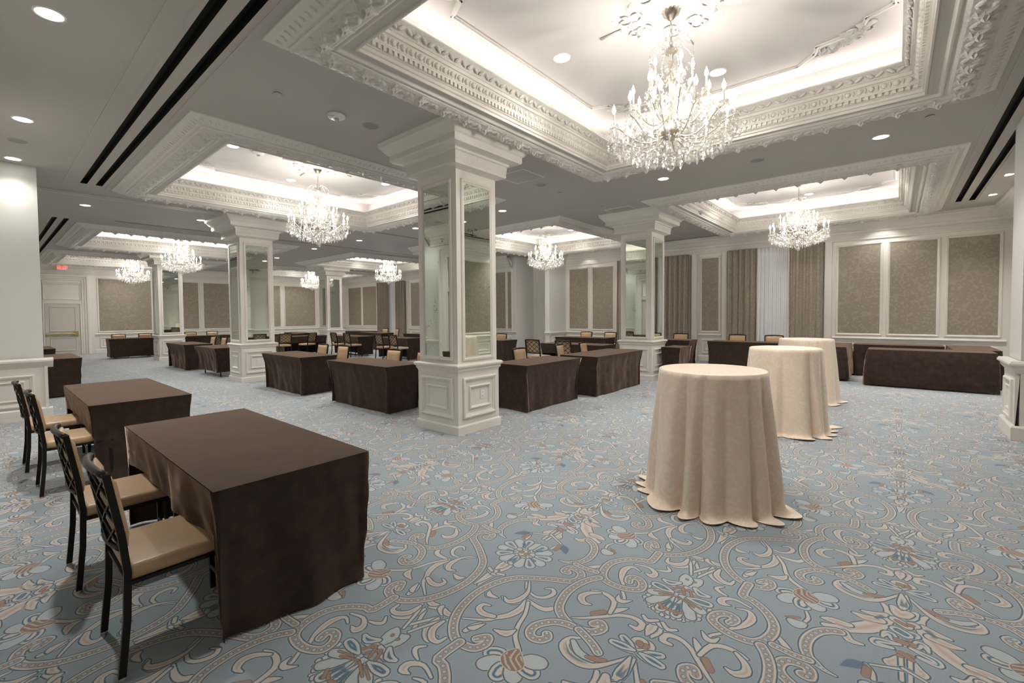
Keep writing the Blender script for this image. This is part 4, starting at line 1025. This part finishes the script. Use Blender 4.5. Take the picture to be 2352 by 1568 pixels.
# ================================================================ CEILING LAMPS AND DEVICES
def make_lamp(label):
    t = thing('recessed_light', label, 'light')
    mb = MB(); mb.lathe([(.081, -.001), (.083, -.006), (.096, -.005), (.098, 0), (.081, 0)], 24); mb.build('trim_ring', M['white'], t, False)
    mb = MB(); mb.lathe([(.0, -.003), (.082, -.003), (.082, -.001)], 24); mb.build('lens', M['lens'], t)
    ld = bpy.data.lights.new('lamp_beam', 'SPOT'); ld.energy = P_DOWN; ld.color = WARM; ld.spot_size = math.radians(125); ld.spot_blend = 1.; ld.shadow_soft_size = .06
    lo = bpy.data.objects.new('lamp_beam', ld); C.objects.link(lo); lo.parent = t; lo.location = (0, 0, -.02)
    return t
LAMPS = [(.40, 4.81, 'flat ceiling beside the black slots, largest lamp by the wall pier'), (.37, 7.56, 'flat ceiling beside the black slots, second lamp toward the pier'), (.35, 9.50, 'flat ceiling right above the wall pier'),
         (1.45, 12.37, 'flat ceiling just past the partition track'), (3.51, 12.36, 'flat ceiling before the middle column capital'), (7.69, 9.53, 'ceiling just left of the closest column, higher of two'), (7.73, 12.3, 'ceiling right of the second chandelier'),
         (7.6, 14.88, 'ceiling under the second chandelier'), (7.75, 18.21, 'ceiling close to the distant small chandelier'), (9.8, 12.27, 'ceiling just left of the closest column, lower of two'), (7.75, 6.56, 'ceiling just right of the closest column'),
         (7.83, 3.01, 'ceiling directly below the largest chandelier'), (7.97, .18, 'ceiling between the two coffers on the window side'), (11.68, -1.38, 'ceiling between black slots and near pier, nearer of two'), (13.47, -1.39, 'ceiling between black slots and near pier, farther of two'),
         (14.86, .25, 'ceiling edge above the wide wallpaper panels'), (14.35, 12.41, 'ceiling near the plain alcove, just right of the closest column'), (14.9, 8.6, 'ceiling edge above the two wallpaper panels by the alcove'),
         (2.65, 25.42, 'ceiling beside the red exit sign'), (11.9, 25.3, 'ceiling over the far corner wallpaper'), (14.9, 17.5, 'ceiling edge by the far window'), (7.8, 22.0, 'ceiling in the far end of the room')]
lamp0 = None
for x, y, w_ in LAMPS:
    lab = 'recessed light in the '+w_
    if lamp0 is None: lamp0 = make_lamp(lab); tag(lamp0, None, None, 'recessed ceiling lights'); lamp0.location = (x, y, H)
    else: dup(lamp0, (x, y, H), 0, lab)
names_ = ['the coffer over the round tables', 'the coffer left of the closest column', 'the third coffer on the door side', 'the farthest coffer on the door side', 'the coffer near the sheer curtain', 'the coffer in front of the alcove', 'the coffer by the far window', 'the distant corner coffer']
for o in list(bpy.data.objects):
    if o.name.startswith('recessed_light') and abs(o.location.x-.35) < .01 and abs(o.location.y-9.5) < .01:
        for c_ in o.children:
            if c_.type == 'LIGHT': c_.data = c_.data.copy(); c_.data.energy = P_DOWN*.2
coffer_beam = bpy.data.lights['lamp_beam'].copy(); coffer_beam.energy = P_DOWN*.6
for (cx_, cy_), w_ in zip(COFFERS, names_):
    for (dx, dy), side in (((0, 1.19), 'far side'), ((0, -1.19), 'near side'), ((1.5, 0), 'window side'), ((-1.5, 0), 'door side')):
        low_ = dup(lamp0, (cx_+dx, cy_+dy, 4.35), 0, 'recessed light inside %s, %s' % (w_, side), 'recessed lights inside the coffers')
        for c_ in low_.children:
            if c_.type == 'LIGHT': c_.data = coffer_beam
def disc(name, label, cat, x, y, z, prof, mat, grp=None):
    t = thing(name, label, cat, (x, y, z), 0, grp); mb = MB(); mb.lathe(prof, 20); mb.build('cover', mat, t); return t
for x, y, w_ in ((2.09, 4.80, 'left of the smoke detector'), (7.52, -.27, 'between the coffers on the window side'), (7.35, 4.80, 'right of the closest column capital'), (8.89, 4.74, 'before the column by the curtained windows')):
    t = thing('sprinkler_cap', 'small round sprinkler cover plate in the ceiling '+w_, 'sprinkler', (x, y, H), 0, 'sprinkler cover plates')
    mb = MB(); mb.lathe([(0, -.012), (.040, -.012), (.042, -.008), (.030, -.007), (.030, 0)], 20); mb.build('cover', M['ceiling'], t)
for x, y, w_ in ((3.20, 4.79, 'between smoke detector and closest column'), (7.89, 1.60, 'under the largest chandelier'), (.36, 8.51, 'between two lights by the left wall pier'), (6.68, 4.75, 'right of the ceiling access hatch')):
    t = thing('ceiling_speaker', 'round flush speaker grille in the ceiling '+w_, 'speaker', (x, y, H), 0, 'flush ceiling speakers')
    mb = MB(); mb.lathe([(.088, 0), (.092, -.006), (.10, -.005), (.102, 0)], 24); mb.build('grille_rim', M['ceiling'], t)
    mb = MB(); mb.lathe([(0, -.003), (.088, -.003), (.088, 0)], 24); mb.build('grille', M['greyplate'], t)
for x, y, r, w_ in ((6.04, 4.72, 0, 'beside the closest column capital'), (9.55, 4.58, 0, 'before the capital of the window side column')):
    t = thing('access_hatch', 'flat square access hatch in the ceiling '+w_, 'hatch', (x, y, H), r, 'ceiling access hatches')
    mb = MB(); mb.box(-.27, -.27, -.006, .27, .27, 0); mb.build('hatch_door', M['ceiling'], t)
    mb = MB(); mb.ring([(0, 0), (0, -.010), (.012, -.010), (.012, -.004)], -.29, -.29, .29, .29); mb.build('hatch_frame', M['white'], t)
def text_mesh(name, body, size, mat, parent, M4, ext=.001):
    cu = bpy.data.curves.new(name, 'FONT'); cu.body = body; cu.size = size; cu.align_x = 'CENTER'; cu.align_y = 'CENTER'; cu.extrude = ext
    ob = bpy.data.objects.new(name+'_src', cu); C.objects.link(ob)
    dg = bpy.context.evaluated_depsgraph_get(); me = bpy.data.meshes.new_from_object(ob.evaluated_get(dg))
    bpy.data.objects.remove(ob); bpy.data.curves.remove(cu)
    me.transform(M4); me.materials.clear(); me.materials.append(mat)
    return link(name, me, parent)
def smoke(x, y, z, label, letters=False):
    t = thing('smoke_detector', label, 'smoke detector', (x, y, z), math.radians(-48))
    mb = MB(); mb.lathe([(.10, 0), (.10, -.018), (.094, -.03), (.07, -.04), (.03, -.045), (0, -.045)], 24); mb.build('housing', M['white'], t, True)
    mb = MB(); mb.lathe([(.026, -.04), (.024, -.062), (.012, -.072), (0, -.074)], 12); mb.build('strobe_lens', M['silver'], t, True)
    if letters:
        Mx = Matrix.Translation((0, -.062, -.0445)) @ Matrix.Rotation(math.radians(-14), 4, 'X') @ Matrix.Rotation(PI, 4, 'Y') @ Matrix.Rotation(PI, 4, 'Z')
        Mx = Matrix.Translation((-.030, -.080, -.0385)) @ Matrix.Rotation(math.radians(200), 4, 'X')
        text_mesh('lettering', 'FIRE', .042, M['red'], t, Mx)
smoke(2.76, 4.82, H, 'round white smoke detector with FIRE lettering on the ceiling', True)
smoke(3.23, 8.22, 4.35, 'small white smoke detector high inside the coffer over the brown tables')
smoke(10.95, 3.35, H, 'small white smoke detector beside the window side column capital')

# red exit sign, its letters lit
t = thing('exit_sign', 'small glowing red EXIT sign on the crown above the door', 'exit sign', (2.21, 25.50, 3.60))
mb = MB(); mb.box(-.155, -.006, -.095, .155, .006, .095); mb.build('sign_plate', M['white'], t)
mb = MB(); mb.box(-.15, -.02, .095, .15, .02, .12); mb.box(-.02, -.008, .12, .02, .008, .19); mb.build('sign_bracket', M['silver'], t)
text_mesh('lettering', 'EXIT', .17, M['exit'], t, Matrix.Translation((0, -.009, 0)) @ Matrix.Rotation(PI/2, 4, 'X'), .002)
# fire alarm pull, cropped by the frame edge on the pier
t = thing('fire_alarm_pull', 'sliver of a red fire alarm box on the pale wall pier', 'fire alarm', (-.155, 9.785, 1.15))
mb = MB(); mb.box(-.06, -.045, -.09, .06, 0, .09); mb.build('alarm_box', M['red'], t); mb = MB(); mb.box(-.035, -.06, -.02, .035, -.045, .02); mb.build('pull_handle', M['white'], t)

# ================================================================ BROWN TABLES
def folding_table(L, W_, label, loc, rot):
    t = thing('folding_table', label, 'table', loc, rot, 'folding tables under brown cloths')
    hx, hy = L/2, W_/2
    mb = MB(); mb.box(-hx+.01, -hy+.01, .705, hx-.01, hy-.01, .733); mb.build('tabletop', M['tabletop'], t)
    for s_ in (-1, 1):
        for q in (-1, 1):
            mb = MB(); mb.tube([(s_*(hx-.20), q*(hy-.17), .0), (s_*(hx-.20), q*(hy-.17), .706)], .014, 6); mb.build('leg', M['dark_metal'], t)
        mb = MB(); mb.tube([(s_*(hx-.20), -hy+.17, .15), (s_*(hx-.20), hy-.17, .15)], .011, 6); mb.tube([(s_*(hx-.20), 0, .15), (s_*(hx-.42), 0, .70)], .009, 6); mb.build('leg_brace', M['dark_metal'], t)
    return t
def cover_mesh(L, W_, seed, inset=.06, open_=None, hem=.015, hem_open=.48, fold=.012, hz=.745):
    """fitted cloth: local x along L, y across W_; open_ is '+y' or '-y' (the short, sitting side)"""
    r = random.Random(seed); hx, hy = L/2, W_/2
    per = []   # x, y, nx, ny, hem, s
    st_ = .035
    sides = [((-hx, -hy), (hx, -hy), (0, -1), '-y'), ((hx, -hy), (hx, hy), (1, 0), '+x'), ((hx, hy), (-hx, hy), (0, 1), '+y'), ((-hx, hy), (-hx, -hy), (-1, 0), '-x')]
    s = 0
    for (a, b, n_, nm) in sides:
        Ls = math.hypot(b[0]-a[0], b[1]-a[1]); k = max(6, int(Ls/st_))
        for i in range(k):
            f = i/k; d = f*Ls; e = min(d, Ls-d)
            hm = hem
            if nm == open_: hm = hem if e < .05 else (hem_open+.012*math.sin(d*3))
            cr_ = max(0, 1-e/.05)       # corner weight
            nx, ny = n_
            if i == 0:
                pn = sides[sides.index((a, b, n_, nm))-1][2]; nx, ny = (n_[0]+pn[0])*.7, (n_[1]+pn[1])*.7
            per.append((a[0]+(b[0]-a[0])*f, a[1]+(b[1]-a[1])*f, nx, ny, hm, s+d, e))
        s += Ls
    rows = 15; V = []; F = []
    ph = [r.uniform(0, 9) for _ in range(6)]
    n = len(per)
    for j in range(rows+1):
        q = j/rows
        for (x, y, nx, ny, hm, s_, e) in per:
            z = hz-(hz-hm)*q**.92
            dn = (hz-z)/hz
            ins = inset*(1-math.exp(-dn*3.2))/(1-math.exp(-3.2))
            if e < .12: ins *= 1.0-.45*(1-e/.12)*math.exp(-dn*6)+.0
            w = fold*dn**.7*(math.sin(s_*11+ph[0]+2.2*dn)*.6+math.sin(s_*23+ph[1]-3*dn)*.35+math.sin(s_*5+ph[2])*.6)
            w += .022*dn*(noise.noise(Vector((s_*2.6+seed*7.1, z*3.4, seed)))) + .010*min(1, dn*4)*noise.noise(Vector((s_*8+seed, z*9+s_*3, seed*3.)))
            d = -ins+w+.004
            V.append((x+nx*d, y+ny*d, z+.0))
    for j in range(rows):
        for i in range(n):
            l = (i+1) % n; F.append((j*n+i, (j+1)*n+i, (j+1)*n+l, j*n+l))
    # top sheet
    gx, gy = max(6, int(L/.09)), max(4, int(W_/.09)); o = len(V)
    V2 = []; 
    for b in range(gy+1):
        for a in range(gx+1):
            x = -hx+L*a/gx; y = -hy+W_*b/gy
            edge = a in (0, gx) or b in (0, gy)
            z = hz+(0 if edge else .003*noise.noise(Vector((x*3+seed, y*3, 1.)))+.001)
            V2.append((x, y, z))
    F2 = [(o+b*(gx+1)+a, o+b*(gx+1)+a+1, o+(b+1)*(gx+1)+a+1, o+(b+1)*(gx+1)+a) for b in range(gy) for a in range(gx)]
    mb = MB(); mb.v = V+V2; mb.f = F+F2
    return mb
def brown_table(x0, y0, x1, y1, seed, what, open_=None, inset=.06, hem=.015, fold=.012, rot=0, hem_open=.48):
    """world rectangle; open_ in world terms: '+x', '-x', '+y', '-y' or None"""
    cx_, cy_ = (x0+x1)/2, (y0+y1)/2
    if (x1-x0) >= (y1-y0): L, W_, r_, mp = x1-x0, y1-y0, 0, {'+y': '+y', '-y': '-y', '+x': '+x', '-x': '-x'}
    else: L, W_, r_, mp = y1-y0, x1-x0, PI/2, {'+x': '-y', '-x': '+y', '+y': '+x', '-y': '-x'}
    folding_table(L-.03, W_-.03, 'folding table under the '+what.replace('brown fitted tablecloth', 'cloth').replace('brown tablecloth', 'cloth').replace('tablecloth', 'cloth'), (cx_, cy_, 0), r_+rot)
    mb = cover_mesh(L, W_, seed, inset, mp.get(open_), hem, hem_open, fold)
    o = link('tablecloth', mb.mesh('tablecloth', M['brown'], True), None, (cx_, cy_, 0), r_+rot)
    # keep the creased edge between top and skirt
    tag(o, what, 'tablecloth', 'brown fitted tablecloths')
    return o
TB = [
 (.66, 2.27, 1.46, 4.16, 'brown fitted tablecloth closest of all, two chairs pushed under its side', '-x', .035, .012, .030),
 (.60, 5.36, 1.39, 7.26, 'brown fitted tablecloth second from the front, behind the closest one', '-x', .05, .012, .012),
 (3.95, 8.37, 4.71, 10.15, 'brown tablecloth beside the middle column, left of a similar one', '+x', .11, .015, .012),
 (4.03, 5.74, 4.75, 7.52, 'brown tablecloth directly left of the closest mirrored column', '+x', .09, .02, .012),
 (5.46, 4.16, 7.05, 4.90, 'brown tablecloth directly right of the closest mirrored column', '+y', .09, .015, .012),
 (7.34, 4.0, 9.30, 4.80, 'brown tablecloth left of the window side column base', '+y', .08, .015, .012),
 (3.74, 15.0, 4.47, 16.88, 'brown tablecloth beside the farthest column base', '+x', .12, .02, .012),
 (3.80, 12.62, 4.60, 14.25, 'brown tablecloth with a sagging swag and table feet showing', '+x', .10, .13, .02),
 (3.05, 21.6, 4.52, 22.3, 'brown tablecloth under the far wall near the door', '+y', .05, .06, .014),
 (.50, 12.05, 1.28, 13.78, 'dark brown tablecloth just behind the pale wall pier', None, .04, .02, .012),
 (.44, 16.2, 1.22, 17.95, 'brown tablecloth partly seen behind the wall pier, farther of two', None, .05, .02, .012),
 (5.2, 21.7, 7.3, 22.4, 'long brown tablecloth along the far wall between two columns', '+y', .06, .03, .012),
 (5.95, 16.7, 6.68, 18.5, 'brown tablecloth behind a lattice chair, left of the middle column', '-x', .07, .03, .012),
 (9.25, 14.95, 10.0, 16.78, 'brown tablecloth with two lattice chairs, right next to the distant column', '-x', .09, .05, .014),
 (9.42, 12.2, 10.17, 14.0, 'brown tablecloth with two lattice chairs just left of the closest column', '-x', .09, .04, .014),
 (7.55, 17.3, 9.30, 18.02, 'brown tablecloth with a dark open front behind two lattice chairs', '-y', .05, .03, .012),
 (7.9, 20.1, 9.7, 20.8, 'brown tablecloth far back, left of the distant column', '+y', .06, .03, .012),
 (9.75, 20.6, 10.35, 22.3, 'brown tablecloth immediately left of the distant column base', '+x', .05, .03, .012),
 (12.4, 19.35, 13.1, 21.2, 'brown tablecloth just right of the distant column, farther of two', '+x', .08, .03, .012),
 (11.6, 16.9, 12.3, 18.7, 'brown tablecloth in front of the far window curtains', '+x', .08, .03, .012),
 (11.9, 13.9, 12.6, 15.7, 'brown tablecloth peeking out left of the closest column, farther back', '+x', .08, .03, .012),
 (9.97, 5.3, 10.7, 7.15, 'brown tablecloth with lattice chairs in front of the alcove side', '-x', .07, .03, .012),
 (13.0, 6.83, 13.72, 8.7, 'brown tablecloth below the two wallpaper panels by the alcove', '+x', .09, .02, .012),
 (10.3, 8.76, 11.02, 10.5, 'brown tablecloth right behind the closest column, before the alcove', '+x', .10, .03, .012),
 (13.2, 1.98, 13.9, 3.85, 'brown tablecloth before the white sheer curtain, chairs behind it', '+x', .06, .02, .010),
 (13.2, 4.32, 13.9, 6.1, 'brown tablecloth before the curtain beside the window side column', '+x', .10, .02, .010),
 (12.1, -1.38, 12.8, .42, 'brown tablecloth facing the open floor, front of the U-shaped group', None, -.06, .03, .012),
 (13.78, -.80, 14.46, .74, 'brown tablecloth along the window wall, back of the U-shaped group', None, .02, .02, .012),
 (12.84, -1.52, 14.46, -.86, 'brown tablecloth closing the U-shaped group near the corner', None, -.03, .02, .012),
 (12.5, .80, 14.3, 1.5, 'brown tablecloth of the U-shaped group behind the farthest round table', None, -.05, .05, .014),
]
for i, (x0, y0, x1, y1, what, op, ins, hm, fo) in enumerate(TB):
    brown_table(x0, y0, x1, y1, i+1, what, op, ins, hm, fo)
brown_table(10.36, 3.60, 11.12, 4.02, 41, 'small dark brown tablecloth against the base of the window side column', None, .05, .015, .008)

# ================================================================ ROUND TABLES
def cocktail(x, y, seed, R, Rb, label, nf, phase=0.):
    t = thing('cocktail_table', 'round standing table under the '+label.split(',')[0].replace('damask ', ''), 'table', (x, y, 0), 0, 'round standing tables')
    mb = MB(); mb.lathe([(0, 1.03), (R-.02, 1.03), (R-.01, 1.04), (R-.01, 1.055), (0, 1.055)], 32); mb.build('tabletop', M['tabletop'], t)
    mb = MB(); mb.tube([(0, 0, .03), (0, 0, 1.03)], .035, 12); mb.build('pole', M['dark_metal'], t)
    mb = MB(); mb.lathe([(0, .0), (.26, .0), (.26, .012), (.05, .035), (0, .04)], 24); mb.build('foot_plate', M['dark_metal'], t)
    r = random.Random(seed); nt_ = 240; rows = 30
    ff = [(nf, r.uniform(0, 6.28), 1.), (nf-5, r.uniform(0, 6.28), .7), (nf+4, r.uniform(0, 6.28), .55), (5, r.uniform(0, 6.28), .4)]
    tot = sum(a[2] for a in ff)
    def fold(th, q):
        w = th+.13*math.sin(3*th+ff[0][1])+.08*math.sin(5*th+ff[1][1])+.03*q*math.sin(2*th+ff[2][1])
        s = 2*abs(math.sin(nf*w/2+ff[3][1]))**.8-1
        return s*(.72+.28*math.sin(4*th+ff[2][1]))+.25*math.sin(2*nf*w+ff[1][1])*(1-q)*.5
    V = [(0, 0, 1.066)]; F = []
    for i in range(1, 9):
        rr = (R-.012)*i/8
        for k in range(nt_): th = 2*PI*k/nt_; V.append((rr*math.cos(th), rr*math.sin(th), 1.066+.0008*noise.noise(Vector((rr*9*math.cos(th), rr*9*math.sin(th), seed)))))
    nr = 8
    for j in range(rows+1):
        q = j/rows
        for k in range(nt_):
            th = 2*PI*k/nt_; f = fold(th, q); amp = .075*min(1, q*1.25)**.75
            base = R+(Rb-R)*q**.9
            rr = base+amp*(f-.25)*.75+.004*noise.noise(Vector((math.cos(th)*6, math.sin(th)*6, q*6+seed)))*q
            z = 1.060-(1.060-.012)*(q*1.07)
            tw = .05*q*math.sin(2.3*th+seed)
            if z < .03+.018*f:      # cloth pooling on the carpet
                ex = (.03+.018*f-z); rr += ex*(.55+.35*f); z = .010+.012*max(0, f)+.004*math.sin(9*th)
            V.append((rr*math.cos(th+tw), rr*math.sin(th+tw), max(z, .006)))
    for k in range(nt_): F.append((0, 1+k, 1+(k+1) % nt_))
    for i in range(nr+rows):
        for k in range(nt_):
            l = (k+1) % nt_; a = 1+i*nt_; F.append((a+k, a+nt_+k, a+nt_+l, a+l))
    mb = MB(); mb.add(V, F)
    o = link('round_tablecloth', mb.mesh('round_tablecloth', M['ivory'], True), None, (x, y, 0), phase)
    tag(o, label, 'tablecloth', 'ivory floor-length tablecloths')
cocktail(3.99, 1.13, 3, .405, .50, 'ivory damask cloth on the closest and largest standing table, hem pooling on the carpet', 15)
cocktail(6.92, 1.07, 5, .40, .475, 'ivory damask cloth on the middle standing table of three', 13)
cocktail(9.38, 1.14, 8, .39, .46, 'ivory damask cloth on the farthest standing table of three', 13)
mb = MB(); mb.box(-.10, -.07, 0.002, .10, .07, .012); o = mb.build('cloth_corner', M['ivory']); o.location = (7.40, .60, 0); o.rotation_euler = (0, 0, -.6)
tag(o, 'small scrap of ivory cloth on the carpet by the middle standing table', 'cloth')

# ================================================================ CHAIRS
def make_chair(label):
    """faces +x; back at -x"""
    t = thing('lattice_back_chair', label, 'chair')
    dm = M['dark_metal']
    bevel_box('seat', M['vinyl'], -.215, -.225, .405, .235, .225, .475, .026, 3, t)
    mb = MB(); mb.ring([(0, .395), (0, .41), (.02, .41), (.02, .395)], -.222, -.228, .238, .228, closed=True)
    seat_frame = mb.build('seat_frame', dm, t)
    def sq(pts, w, d):       # rectangular bar along a polyline in the x-z plane at a given y
        V = []; F = []
        for (x, y, z) in pts: V += [(x-d, y-w, z), (x+d, y-w, z), (x+d, y+w, z), (x-d, y+w, z)]
        for i in range(len(pts)-1):
            for k in range(4): l = (k+1) % 4; F.append((4*i+k, 4*i+l, 4*i+4+l, 4*i+4+k))
        F += [(3, 2, 1, 0), tuple(range(4*len(pts)-4, 4*len(pts)))]
        return V, F
    for s_ in (-1, 1):
        mb = MB(); mb.add(*sq([(.225, s_*.213, 0.012), (.218, s_*.213, .40)], .0105, .0125)); l_ = mb.build('leg', dm, t)
        mb = MB(); mb.lathe([(.012, 0), (.014, .006), (.010, .014)], 8, (.225, s_*.213, 0)); mb.build('glide', M['foot'], l_)
        mb = MB(); mb.add(*sq([(-.245, s_*.215, .012), (-.222, s_*.215, .25), (-.215, s_*.215, .45), (-.232, s_*.214, .62), (-.275, s_*.212, .885)], .0115, .0135)); l_ = mb.build('leg', dm, t)
        mb = MB(); mb.lathe([(.012, 0), (.014, .006), (.010, .014)], 8, (-.245, s_*.215, 0)); mb.build('glide', M['foot'], l_)
    X = lambda z: -.215-.017*max(0, min(1, (z-.45)/.17))-.043*max(0, (z-.62)/.265)
    def bow(v): return -.030*(1-(v/.21)**2)      # rails bow backwards
    for nm, z, rad in (('top_rail', .878, .016), ('bottom_rail', .545, .011)):
        mb = MB(); mb.tube([(X(z)+bow(v), v, z+(.010*(1-(v/.21)**2) if nm == 'top_rail' else 0)) for v in np.linspace(-.212, .212, 9)], rad, 8); mb.build(nm, dm, t, True)
    # lattice bars behind the pad
    z0, z1, hw = .55, .872, .205
    bars = []
    for k in (-2, -1, 0, 1, 2):
        for sg in (1, -1):
            pts = []
            for q in np.linspace(0, 1, 25):
                u = q; v = u*1.0-k/3*1.0
                if 0 <= v <= 1: pts.append((u, v))
            # end points exactly on the frame
            a = max(0, k/3); b = min(1, 1+k/3)
            P_ = [(a+(b-a)*i/6, (a+(b-a)*i/6)-k/3) for i in range(7)]
            W3 = []
            for u, v in P_:
                y = (-hw+2*hw*u)*sg; z = z0+(z1-z0)*v; W3.append((X(z)+bow(y)-.002, y, z))
            mb = MB(); mb.tube(W3, .0065, 4); mb.build('lattice_bar', dm, t)
    # pad in front of the lattice
    mb = MB(); V = []; F = []; ny_, nz_ = 10, 8
    for side in (0, 1):
        for j in range(nz_+1):
            for i in range(ny_+1):
                y = -.198+.396*i/ny_; z = .555+.312*j/nz_
                e = min(1, min(i, ny_-i)/1.2, min(j, nz_-j)/1.2); th = .012+.024*math.sqrt(max(0, e)) if side else 0
                V.append((X(z)+bow(y)*.8+.010+th, y, z))
    m_ = (ny_+1)*(nz_+1)
    for j in range(nz_):
        for i in range(ny_):
            a = j*(ny_+1)+i; F += [(a, a+ny_+1, a+ny_+2, a+1), (m_+a, m_+a+1, m_+a+ny_+2, m_+a+ny_+1)]
    for i in range(ny_): F += [(i, i+1, m_+i+1, m_+i), (nz_*(ny_+1)+i, m_+nz_*(ny_+1)+i, m_+nz_*(ny_+1)+i+1, nz_*(ny_+1)+i+1)]
    for j in range(nz_): a = j*(ny_+1); b = a+ny_; F += [(a, m_+a, m_+a+ny_+1, a+ny_+1), (b, b+ny_+1, m_+b+ny_+1, m_+b)]
    mb.add(V, F); mb.build('backrest_pad', M['vinyl'], t, True)
    mb = MB(); mb.tube([(.215, -.21, .14), (.215, .21, .14)], .008, 6); mb.build('stretcher', dm, t)
    return t
CHAIRS = [
 (.59, 2.635, 0, 'tan vinyl lattice back chair closest of all, seat under the closest brown table'),
 (.555, 3.60, 0, 'tan vinyl lattice back chair second at the closest brown table'),
 (.53, 5.63, 0, 'tan vinyl lattice back chair at the second brown table, nearer of its two'),
 (.485, 6.60, 0, 'tan vinyl lattice back chair at the second brown table, farther of its two'),
 (4.86, 9.72, PI, 'tan chair back showing above the table beside the middle column, farther of two'),
 (4.86, 8.84, PI, 'tan chair back beside the end of the table near the middle column'),
 (4.84, 7.0, PI, 'tan chair back behind the table left of the closest column, fully seen'),
 (4.84, 6.1, PI, 'tan chair back half hidden by the closest mirrored column'),
 (6.72, 5.02, -PI/2+.1, 'tan chair back just right of the closest mirrored column'),
 (8.02, 4.96, -PI/2+.25, 'tan chair back overlapping a lattice chair, right of the closest column'),
 (8.86, 4.90, -PI/2+.2, 'tan chair back above the table nearest the window side column'),
 (4.72, 16.62, PI, 'tan chair back above the table by the farthest column, left of two'),
 (4.72, 15.62, PI, 'tan chair back above the swagged table, in front of a lattice chair'),
 (5.60, 17.55, .25, 'lattice chair back seen behind two tan backs, left of the middle column'),
 (9.10, 15.95, 0, 'lattice back chair in the middle distance, nearest the distant column'),
 (9.10, 15.02, 0, 'lattice back chair second from the distant column, feet showing'),
 (9.16, 13.10, 0, 'lattice back chair third from the distant column, feet showing'),
 (9.16, 12.30, 0, 'lattice back chair closest to the nearest column in the middle distance row'),
 (7.42, 17.05, PI/2-.1, 'lattice back chair against the dark open table, touching the middle column edge'),
 (8.32, 17.0, PI/2+.35, 'lattice back chair before the dark open table, turned slightly'),
 (12.75, 18.55, PI, 'tan chair back before the far window curtain, left of two'),
 (12.75, 17.65, PI-.3, 'tan chair back before the far window curtain, right and taller of two'),
 (9.45, 6.83, 0, 'lattice back chair in front of the alcove'),
 (9.45, 5.92, 0, 'lattice back chair partly hidden by a tan chair back, right of the alcove'),
 (13.85, 8.12, PI, 'tan chair back under the two wallpaper panels, left of two'),
 (13.85, 7.2, PI, 'tan chair back under the two wallpaper panels, right of two'),
 (14.02, 3.36, PI, 'tan chair back in front of the fringed taupe curtain'),
 (14.02, 2.46, PI, 'tan chair back in front of the white sheer curtain'),
 (14.02, 4.93, PI, 'tan chair back beside the window side column, before the taupe curtain'),
 (11.15, 9.75, PI, 'tan chair back peeping out right behind the closest column'),
 (3.50, 22.45, -PI/2, 'tan chair back above the table under the far wall, nearer the door'),
 (4.34, 22.45, -PI/2, 'tan chair back above the table under the far wall, nearer the farthest column'),
 (5.95, 22.55, -PI/2, 'tan chair back above the long far table, beside the farthest column'),
 (6.78, 22.55, -PI/2, 'tan chair back above the long far table, second from the farthest column'),
 (8.6, 20.95, -PI/2, 'tan chair back peeping out beside the middle column, far back'),
 (.86, 18.2, -PI/2, 'dark chair back just visible behind the pale wall pier'),
]
ch0 = None
for x, y, r_, lab in CHAIRS:
    if ch0 is None: ch0 = make_chair(lab); ch0.location = (x, y, 0); ch0.rotation_euler = (0, 0, r_); ch0['group'] = 'tan lattice back chairs'
    else: dup(ch0, (x, y, 0), r_, lab)
